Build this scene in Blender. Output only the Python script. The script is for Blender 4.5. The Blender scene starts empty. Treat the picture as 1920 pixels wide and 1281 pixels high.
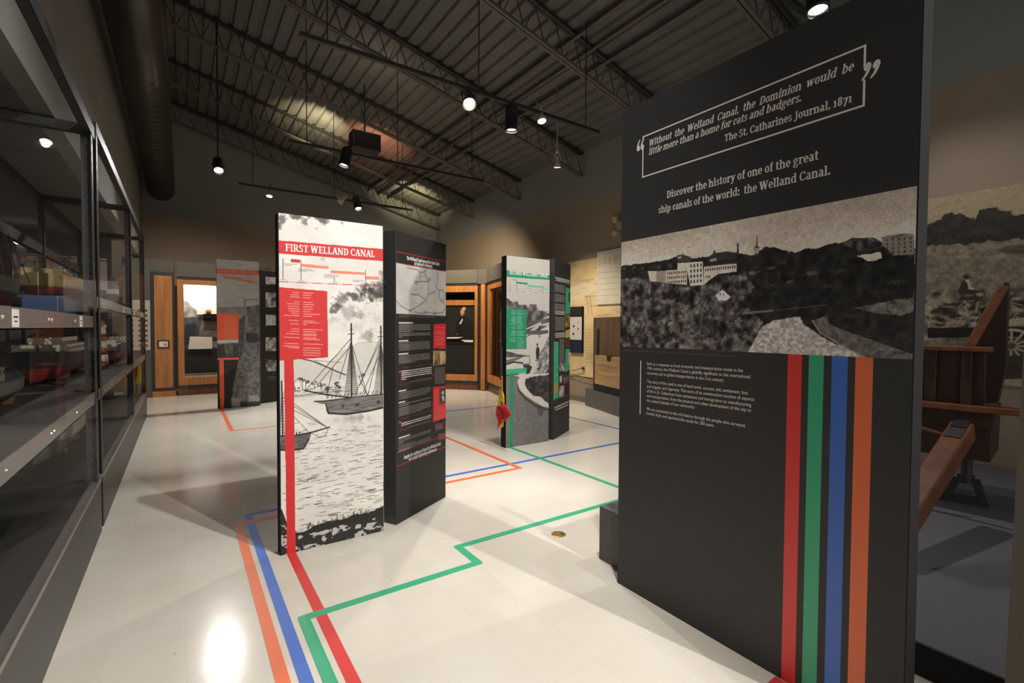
import bpy, math, random
import numpy as np
from mathutils import Matrix, Vector

# ------------------------------------------------------------------ camera
SC = bpy.context.scene
COL = SC.collection
FOC, YAW, PITCH, ROLL, EYE = 895.924, 0.60457669, 0.02764038, -0.00500088, 1.5
_f = np.array([math.sin(YAW)*math.cos(PITCH), math.cos(YAW)*math.cos(PITCH), -math.sin(PITCH)])
_r = np.array([math.cos(YAW), -math.sin(YAW), 0.0])
_d = np.cross(_f, _r)
_c, _s = math.cos(ROLL), math.sin(ROLL)
CAM = np.array([_c*_r+_s*_d, -_s*_r+_c*_d, _f])          # right, down, forward
cd = bpy.data.cameras.new('camera'); cam = bpy.data.objects.new('camera', cd); COL.objects.link(cam)
cd.sensor_width = 36; cd.lens = 36*FOC/1920; cd.clip_start = .05; cd.clip_end = 100
R, D, F = CAM
cam.matrix_world = Matrix(((R[0], -D[0], -F[0], 0), (R[1], -D[1], -F[1], 0), (R[2], -D[2], -F[2], EYE), (0, 0, 0, 1)))
SC.camera = cam

# ------------------------------------------------------------------ world, exposure
SC.view_settings.view_transform = 'Standard'; SC.view_settings.look = 'None'
SC.view_settings.gamma = 1; SC.view_settings.exposure = 0; SC.view_settings.use_curve_mapping = False
W = bpy.data.worlds.new('world'); SC.world = W; W.use_nodes = True
W.node_tree.nodes['Background'].inputs[0].default_value = (1.0, .985, .96, 1)
W.node_tree.nodes['Background'].inputs[1].default_value = .64
SC.cycles.max_bounces = 8; SC.cycles.transparent_max_bounces = 12; SC.cycles.sample_clamp_indirect = 4
SC.cycles.caustics_reflective = False; SC.cycles.caustics_refractive = False

# spot lamps of the room: position, aim, watts, cone, blend (the fittings that hold them are built further down)
def spot(name, loc, aim, watts, cone=70, blend=.6, col=(1, .965, .92), rad=.035):
    l = bpy.data.lights.new(name, 'SPOT'); l.energy = watts; l.spot_size = math.radians(cone); l.spot_blend = blend
    l.color = col; l.shadow_soft_size = rad
    o = bpy.data.objects.new(name, l); COL.objects.link(o)
    o.location = loc; o.rotation_euler = (Vector(aim)-Vector(loc)).to_track_quat('-Z', 'Y').to_euler()
    return o
TRACK_Y = (2.0, 4.8, 7.6, 10.4); TRACK_Z = 4.2
#        position             aim               watts cone blend style
LAMPS = [((1.60, 1.20, 5.10), (-0.5, 3.0, 0.0), 530, 80, .5, 'can'),
         ((4.12, 1.78, 4.00), (3.5, 1.3, 0.0), 120, 84, .7, 'can'),
         ((2.70, 4.78, 4.03), (1.9, 2.3, 0.0), 190, 66, .8, 'flare'),
         ((3.28, 4.78, 3.88), (3.4, 3.9, 0.0), 125, 80, .7, 'can'),
         ((3.74, 4.78, 4.10), (3.8, 3.6, 0.0), 80, 76, .8, 'white'),
         ((2.08, 7.58, 4.00), (1.2, 7.5, 0.0), 170, 66, .7, 'can'),
         ((5.10, 6.10, 4.15), (5.6, 6.6, 1.0), 60, 80, 1, 'white'),
         ((0.53, 9.30, 4.08), (0.5, 6.3, 0.0), 150, 108, .6, 'can'),
         ((1.43, 10.4, 4.05), (1.0, 9.7, 0.8), 330, 74, .8, 'white'),
         ((3.15, 10.4, 4.06), (3.6, 8.8, 0.0), 340, 88, .7, 'can')]
for L in LAMPS: spot('lamp_light', tuple(Vector(L[0])+(Vector(L[1])-Vector(L[0])).normalized()*.05), L[1], L[2], L[3], L[4])
# lamps out of the picture: on the next tracks towards and behind the viewer, and wall washers
spot('lamp_light', (3.4, 2.0, 4.0), (3.7, 4.9, .8), 400, 70, .8)
spot('lamp_light', (3.0, -3.6, 4.1), (.85, 3.2, 0.8), 1150, 42, .5)
spot('lamp_light', (4.6, 9.0, 4.1), (5.8, 11.4, 1.2), 560, 130, 1, (1, .84, .60))
spot('lamp_light', (4.7, 7.2, 4.1), (6.7, 6.9, .7), 420, 66, 1, (1, .88, .70))
spot('lamp_light', (0.4, 10.4, 4.1), (0.2, 12.6, 1.6), 240, 100, 1, (1, .88, .70))
spot('lamp_light', (5.3, 1.6, 4.1), (6.7, 1.4, 1.8), 55, 90, 1)
# added upward spots without fittings for lamp spill and red reflection on the deck
spot('added_deck_glow', (2.45, 10.6, 5.2), (2.55, 11.3, 6.1), 260, 80, 1, (1, .82, .50))
spot('added_deck_glow', (3.3, 10.5, 5.0), (3.75, 11.0, 5.9), 130, 100, 1, (1, .36, .22))
spot('added_deck_glow', (5.1, 12.3, 4.7), (5.5, 13.0, 5.4), 150, 100, 1, (1, .84, .5))
spot('added_deck_glow', (2.6, 7.9, 5.0), (2.9, 8.6, 6.0), 16, 150, 1, (1, .75, .6))

# ------------------------------------------------------------------ from a point seen in the picture to a place in the room
def ray(px, py): return CAM.T @ np.array([(px-960)/FOC, (py-640.5)/FOC, 1.0])
E0 = np.array([0, 0, EYE])
def on_z(px, py, z=0.0): d = ray(px, py); return E0+d*((z-EYE)/d[2])
def on_x(px, py, X): d = ray(px, py); return E0+d*(X/d[0])
def on_y(px, py, Y): d = ray(px, py); return E0+d*(Y/d[1])
class Plane:                                              # upright plane through floor points A, B; u runs A -> B, n looks at the viewer's side
    def __init__(s, A, B):
        s.A = np.array([A[0], A[1], 0.0]); v = np.array([B[0]-A[0], B[1]-A[1], 0.0]); s.L = float(np.hypot(*v[:2])); s.u = v/s.L
        s.n = np.array([s.u[1], -s.u[0], 0.0])
    def hit(s, px, py):
        d = ray(px, py); t = (s.n@(s.A-E0))/(s.n@d); p = E0+d*t
        return np.array([(p-s.A)@s.u, p[2]])
    def at(s, u, z, off=0.0): return s.A+s.u*u+np.array([0, 0, z])+s.n*off

# ------------------------------------------------------------------ materials
MATS = {}
def lin(c):
    return tuple((x/255/12.92) if x/255 <= .04045 else ((x/255+.055)/1.055)**2.4 for x in c)
def mat(name, col, rough=.6, metal=0.0, spec=.5, noise=0.0, nscale=20, coat=0.0, bump=0.0, emit=None, stretch=(1, 1, 1)):
    if name in MATS: return MATS[name]
    m = bpy.data.materials.new(name); m.use_nodes = True; nt = m.node_tree; b = nt.nodes['Principled BSDF']
    c = lin(col)+(1,) if max(col) > 1.001 else tuple(col)+(1,)
    b.inputs['Base Color'].default_value = c; b.inputs['Roughness'].default_value = rough; b.inputs['Metallic'].default_value = metal
    b.inputs['Specular IOR Level'].default_value = spec; b.inputs['Coat Weight'].default_value = coat
    if emit: b.inputs['Emission Color'].default_value = tuple(emit[0])+(1,); b.inputs['Emission Strength'].default_value = emit[1]
    if noise or bump:
        tc = nt.nodes.new('ShaderNodeTexCoord'); mp = nt.nodes.new('ShaderNodeMapping'); mp.inputs['Scale'].default_value = stretch
        n = nt.nodes.new('ShaderNodeTexNoise'); n.inputs['Scale'].default_value = nscale; n.inputs['Detail'].default_value = 6
        nt.links.new(tc.outputs['Object'], mp.inputs[0]); nt.links.new(mp.outputs[0], n.inputs['Vector'])
        if noise:
            r = nt.nodes.new('ShaderNodeValToRGB'); e = r.color_ramp.elements
            e[0].position = .3; e[1].position = .7
            e[0].color = tuple(x*(1-noise) for x in c[:3])+(1,); e[1].color = tuple(min(1, x*(1+noise)) for x in c[:3])+(1,)
            nt.links.new(n.outputs['Fac'], r.inputs[0]); nt.links.new(r.outputs[0], b.inputs['Base Color'])
        if bump:
            bp = nt.nodes.new('ShaderNodeBump'); bp.inputs['Strength'].default_value = bump; bp.inputs['Distance'].default_value = .005
            nt.links.new(n.outputs['Fac'], bp.inputs['Height']); nt.links.new(bp.outputs[0], b.inputs['Normal'])
    MATS[name] = m; return m
def floor_material():
    m = bpy.data.materials.new('vinyl_tile'); m.use_nodes = True; nt = m.node_tree; b = nt.nodes['Principled BSDF']; N = nt.nodes.new; K = nt.links.new
    tc = N('ShaderNodeTexCoord'); br = N('ShaderNodeTexBrick'); br.offset = 0; br.squash = 1
    br.inputs['Scale'].default_value = 1; br.inputs['Brick Width'].default_value = .305; br.inputs['Row Height'].default_value = .305
    br.inputs['Mortar Size'].default_value = .0009; br.inputs['Mortar Smooth'].default_value = .4; br.inputs['Bias'].default_value = 0
    br.inputs['Color1'].default_value = lin((231, 224, 211))+(1,); br.inputs['Color2'].default_value = lin((226, 219, 205))+(1,); br.inputs['Mortar'].default_value = lin((214, 205, 189))+(1,)
    K(tc.outputs['Object'], br.inputs['Vector'])
    n1 = N('ShaderNodeTexNoise'); n1.inputs['Scale'].default_value = 1.3; n1.inputs['Detail'].default_value = 5
    K(tc.outputs['Object'], n1.inputs['Vector'])
    r1 = N('ShaderNodeValToRGB'); r1.color_ramp.elements[0].color = (.93, .92, .9, 1); r1.color_ramp.elements[1].color = (1, 1, 1, 1); r1.color_ramp.elements[0].position = .35; r1.color_ramp.elements[1].position = .6
    K(n1.outputs['Fac'], r1.inputs[0])
    mp = N('ShaderNodeMapping'); mp.inputs['Scale'].default_value = (9, 2.2, 1); mp.inputs['Rotation'].default_value = (0, 0, .5); K(tc.outputs['Object'], mp.inputs[0])
    n2 = N('ShaderNodeTexNoise'); n2.inputs['Scale'].default_value = 4; n2.inputs['Detail'].default_value = 3; K(mp.outputs[0], n2.inputs['Vector'])
    r2 = N('ShaderNodeValToRGB'); r2.color_ramp.elements[0].position = .745; r2.color_ramp.elements[0].color = (1, 1, 1, 1); r2.color_ramp.elements[1].position = .77; r2.color_ramp.elements[1].color = (.62, .58, .52, 1)
    K(n2.outputs['Fac'], r2.inputs[0])
    def mul(a, c):
        x = N('ShaderNodeMix'); x.data_type = 'RGBA'; x.blend_type = 'MULTIPLY'; x.inputs['Factor'].default_value = 1; K(a, x.inputs['A']); K(c, x.inputs['B']); return x.outputs['Result']
    K(mul(mul(br.outputs['Color'], r1.outputs[0]), r2.outputs[0]), b.inputs['Base Color'])
    b.inputs['Roughness'].default_value = .17; b.inputs['Specular IOR Level'].default_value = .5
    n3 = N('ShaderNodeTexNoise'); n3.inputs['Scale'].default_value = 7; K(tc.outputs['Object'], n3.inputs['Vector'])
    bp = N('ShaderNodeBump'); bp.inputs['Strength'].default_value = .06; bp.inputs['Distance'].default_value = .01; K(n3.outputs['Fac'], bp.inputs['Height']); K(bp.outputs[0], b.inputs['Normal'])
    return m
def print_material():
    m = bpy.data.materials.new('printed_board'); m.use_nodes = True; nt = m.node_tree; b = nt.nodes['Principled BSDF']
    a = nt.nodes.new('ShaderNodeAttribute'); a.attribute_name = 'ink'; nt.links.new(a.outputs['Color'], b.inputs['Base Color'])
    b.inputs['Roughness'].default_value = .55; b.inputs['Specular IOR Level'].default_value = .3
    return m
def glass_material(name='case_glass', tint=(1, 1, 1), refl=1.0):
    m = bpy.data.materials.new(name); m.use_nodes = True; nt = m.node_tree; nt.nodes.clear(); N = nt.nodes.new; K = nt.links.new
    o = N('ShaderNodeOutputMaterial'); t = N('ShaderNodeBsdfTransparent'); t.inputs[0].default_value = tint+(1,)
    g = N('ShaderNodeBsdfGlossy'); g.inputs['Roughness'].default_value = .01; fr = N('ShaderNodeFresnel'); fr.inputs['IOR'].default_value = 1.45
    mu = N('ShaderNodeMath'); mu.operation = 'MULTIPLY'; mu.inputs[1].default_value = .06; K(fr.outputs[0], mu.inputs[0])   # anti-reflection coated
    x = N('ShaderNodeMixShader'); K(mu.outputs[0], x.inputs[0]); K(t.outputs[0], x.inputs[1]); K(g.outputs[0], x.inputs[2]); K(x.outputs[0], o.inputs[0]); return m
def wood_material(name, c1, c2, scale=3, rough=.45, stretch=(1, 1, .08)):
    m = bpy.data.materials.new(name); m.use_nodes = True; nt = m.node_tree; b = nt.nodes['Principled BSDF']; N = nt.nodes.new; K = nt.links.new
    tc = N('ShaderNodeTexCoord'); mp = N('ShaderNodeMapping'); mp.inputs['Scale'].default_value = stretch; K(tc.outputs['Object'], mp.inputs[0])
    n = N('ShaderNodeTexNoise'); n.inputs['Scale'].default_value = scale*10; n.inputs['Detail'].default_value = 8; n.inputs['Distortion'].default_value = .6; K(mp.outputs[0], n.inputs['Vector'])
    r = N('ShaderNodeValToRGB'); r.color_ramp.elements[0].color = lin(c1)+(1,); r.color_ramp.elements[1].color = lin(c2)+(1,); r.color_ramp.elements[0].position = .3; r.color_ramp.elements[1].position = .7
    K(n.outputs['Fac'], r.inputs[0]); K(r.outputs[0], b.inputs['Base Color']); b.inputs['Roughness'].default_value = rough
    return m
def bulb(col, strength): return mat('lamp_lens_%d' % strength, (.9, .9, .9), .3, emit=(col, strength))
M_PRINT = print_material(); M_GLASS = glass_material()
M_BLACK = mat('black_laminate', (.045, .043, .040), .5)
M_COL = mat('charcoal_laminate', (.030, .030, .029), .55)
M_EDGE = mat('black_board_edge', (.026, .026, .025), .9, spec=.06)
M_TEXT = mat('cream_lettering', (.92, .87, .79), .6)
M_WHITE = mat('white_lettering', (.85, .83, .78), .6)
M_IRON = mat('black_painted_steel', (.02, .02, .02), .5, noise=.2, nscale=9)

# ------------------------------------------------------------------ building
def tag(o, label=None, cat=None, group=None, kind=None):
    if label: o['label'] = label
    if cat: o['category'] = cat
    if group: o['group'] = group
    if kind: o['kind'] = kind
    return o
def thing(name, loc, label, cat, group=None):
    o = bpy.data.objects.new(name, None); o.empty_display_size = .1; COL.objects.link(o); o.location = tuple(float(x) for x in loc)
    return tag(o, label, cat, group)
def adopt(o, parent):
    if parent is not None:
        o.parent = parent
        o.matrix_parent_inverse = abs_matrix(parent).inverted()
def abs_matrix(o):
    m = Matrix.Translation(o.location) @ o.rotation_euler.to_matrix().to_4x4()
    return m if o.parent is None else abs_matrix(o.parent) @ o.matrix_parent_inverse @ m
class MB:
    def __init__(s): s.v = []; s.f = []
    def add(s, vs, fs):
        k = len(s.v); s.v += [tuple(float(c) for c in p) for p in vs]; s.f += [tuple(i+k for i in f) for f in fs]; return s
    def hexa(s, p): return s.add(p, [(0, 3, 2, 1), (4, 5, 6, 7), (0, 1, 5, 4), (1, 2, 6, 5), (2, 3, 7, 6), (3, 0, 4, 7)])
    def box(s, x0, y0, z0, x1, y1, z1):
        return s.hexa([(x0, y0, z0), (x1, y0, z0), (x1, y1, z0), (x0, y1, z0), (x0, y0, z1), (x1, y0, z1), (x1, y1, z1), (x0, y1, z1)])
    def pbox(s, P, u0, u1, z0, z1, o0, o1):              # box on an upright plane, offsets along its normal
        a, b = P.at, (min(o0, o1), max(o0, o1))
        return s.hexa([a(u0, z0, b[1]), a(u1, z0, b[1]), a(u1, z0, b[0]), a(u0, z0, b[0]), a(u0, z1, b[1]), a(u1, z1, b[1]), a(u1, z1, b[0]), a(u0, z1, b[0])])
    def bar(s, a, b, w, h, up=(0, 0, 1)):
        a, b, up = np.array(a, float), np.array(b, float), np.array(up, float); d = b-a; d /= np.linalg.norm(d)
        r = np.cross(d, up); r /= np.linalg.norm(r); u = np.cross(r, d); r = r*w/2; u = u*h/2
        return s.hexa([a-r-u, a+r-u, b+r-u, b-r-u, a-r+u, a+r+u, b+r+u, b-r+u])
    def tube(s, pts, r, n=8, cap=True):
        pts = [np.array(p, float) for p in pts]; m = len(pts); rr = r if hasattr(r, '__len__') else [r]*m; vs = []
        for i, p in enumerate(pts):
            d = pts[min(i+1, m-1)]-pts[max(i-1, 0)]; d /= (np.linalg.norm(d) or 1)
            a = np.cross(d, (0, 0, 1) if abs(d[2]) < .9 else (1, 0, 0)); a /= np.linalg.norm(a); b = np.cross(d, a)
            vs += [p+rr[i]*(a*math.cos(t)+b*math.sin(t)) for t in [2*math.pi*k/n for k in range(n)]]
        fs = [(i*n+k, i*n+(k+1) % n, (i+1)*n+(k+1) % n, (i+1)*n+k) for i in range(m-1) for k in range(n)]
        if cap: fs += [tuple(range(n-1, -1, -1)), tuple((m-1)*n+k for k in range(n))]
        return s.add(vs, fs)
    def lathe(s, prof, org=(0, 0, 0), axis=(0, 0, 1), n=20, cap=True):   # profile of (radius, height)
        ax = Vector(axis).normalized(); q = Vector((0, 0, 1)).rotation_difference(ax); o = Vector(tuple(float(x) for x in org)); vs = []
        for r, h in prof: vs += [tuple(o+q @ Vector((r*math.cos(2*math.pi*k/n), r*math.sin(2*math.pi*k/n), h))) for k in range(n)]
        fs = [(i*n+k, i*n+(k+1) % n, (i+1)*n+(k+1) % n, (i+1)*n+k) for i in range(len(prof)-1) for k in range(n)]
        if cap and prof[0][0] > 1e-5: fs.append(tuple(range(n-1, -1, -1)))
        if cap and prof[-1][0] > 1e-5: fs.append(tuple((len(prof)-1)*n+k for k in range(n)))
        return s.add(vs, fs)
    def prism(s, pts, t):                                   # 3-D outline pushed along vector t
        pts = [np.array(p, float) for p in pts]; n = len(pts); t = np.array(t, float)
        return s.add(pts+[p+t for p in pts], [tuple(range(n-1, -1, -1)), tuple(range(n, 2*n))]+[(i, (i+1) % n, n+(i+1) % n, n+i) for i in range(n)])
    def build(s, name, m, parent=None, bevel=0, smooth=False, fix=True, second=None):
        me = bpy.data.meshes.new(name); me.from_pydata(s.v, [], s.f); me.update()
        if fix:
            import bmesh
            bm = bmesh.new(); bm.from_mesh(me); bmesh.ops.recalc_face_normals(bm, faces=bm.faces); bm.to_mesh(me); bm.free()
        me.materials.append(m)
        if second:
            me.materials.append(second[1])
            for f in me.polygons[second[0]:]: f.material_index = 1
        if smooth: me.shade_smooth()
        o = bpy.data.objects.new(name, me); COL.objects.link(o)
        if bevel:
            b = o.modifiers.new('bevel', 'BEVEL'); b.width = bevel; b.segments = 2; b.limit_method = 'ANGLE'
        if parent is not None: adopt(o, parent)
        return o
def struct(name, mb, m, **k): o = mb.build(name, m, **k); o['kind'] = 'structure'; return o
def dup(root, loc, rot=None, label=None):
    r = root.copy(); COL.objects.link(r); r.location = loc
    if rot is not None: r.rotation_euler = rot
    if label: r['label'] = label
    for ch in list(root.children):
        c = ch.copy(); COL.objects.link(c); c.parent = r; c.matrix_parent_inverse = ch.matrix_parent_inverse.copy()
        for g in list(ch.children):
            e = g.copy(); COL.objects.link(e); e.parent = c; e.matrix_parent_inverse = g.matrix_parent_inverse.copy()
    return r

# ------------------------------------------------------------------ serif lettering, drawn letter by letter (cap height 1, x-height .74)
XH, ST, TH, SL, SH = .74, .172, .088, .095, .08
def stem(x, y0, y1, w=ST): return [[(x-w/2, y0), (x+w/2, y0), (x+w/2, y1), (x-w/2, y1)]]
def hbar(x0, x1, y, h=TH): return [[(x0, y), (x1, y), (x1, y+h), (x0, y+h)]]
def foot(x, w=ST, l=SL, r=SL): return [[(x-w/2-l, 0), (x+w/2+r, 0), (x+w/2+r*.85, SH), (x-w/2-l*.85, SH)]]
def head(x, y=1.0, w=ST, l=SL, r=SL): return [[(x-w/2-l*.85, y-SH), (x+w/2+r*.85, y-SH), (x+w/2+r, y), (x-w/2-l, y)]]
def flag_(x, y, w=ST): return [[(x-w/2-.1, y-.10), (x+w/2, y-.12), (x+w/2, y+.02), (x-w/2-.1, y-.02)]]
def diag(x0, y0, x1, y1, w): return [[(x0-w/2, y0), (x0+w/2, y0), (x1+w/2, y1), (x1-w/2, y1)]]
def arc(cx, cy, rx, ry, a0, a1, wv=ST, wh=TH, n=None):
    n = n or max(4, int(abs(a1-a0)/18)); out = []; pts = []
    for i in range(n+1):
        t = math.radians(a0+(a1-a0)*i/n); c, s = math.cos(t), math.sin(t)
        pts.append(((cx+rx*c, cy+ry*s), (cx+(rx-wv)*c, cy+(ry-wh)*s)))
    for (o0, i0), (o1, i1) in zip(pts, pts[1:]): out.append([o0, o1, i1, i0])
    return out
def dot(x, y, r=.12): return [[(x+r*math.cos(math.radians(a)), y+r*math.sin(math.radians(a))) for a in range(0, 360, 36)]]
def tick(x, y, up=1): return dot(x, y, .125)+[[(x-.10*up, y+.07*up), (x-.125*up, y-.02*up), (x+.04*up, y+.30*up), (x+.10*up, y+.27*up)]]
def six(x, y, s):                                          # large quotation mark: round head with a curved tail
    q = [(.02, .26), (.06, .52), (.18, .78), (.36, .98), (.46, 1.0), (.46, .90), (.34, .72), (.28, .52)]
    return [[(x+s*(.25+.23*math.cos(math.radians(a))), y+s*(.25+.25*math.sin(math.radians(a)))) for a in range(0, 360, 30)]]+[[(x+s*a, y+s*b) for a, b in (q[0], q[1], q[7])], [(x+s*a, y+s*b) for a, b in (q[1], q[2], q[6], q[7])], [(x+s*a, y+s*b) for a, b in (q[2], q[3], q[5], q[6])], [(x+s*a, y+s*b) for a, b in (q[3], q[4], q[5])]]
def bowl(cx, rx): return arc(cx, XH/2, rx, XH/2+.015, 0, 360)
def arch(x0, x1, y=XH): cx = (x0+x1)/2; return arc(cx+.03, y-.24, (x1-x0)/2+ST/2-.03, .255, 0, 150, ST, .13)
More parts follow.
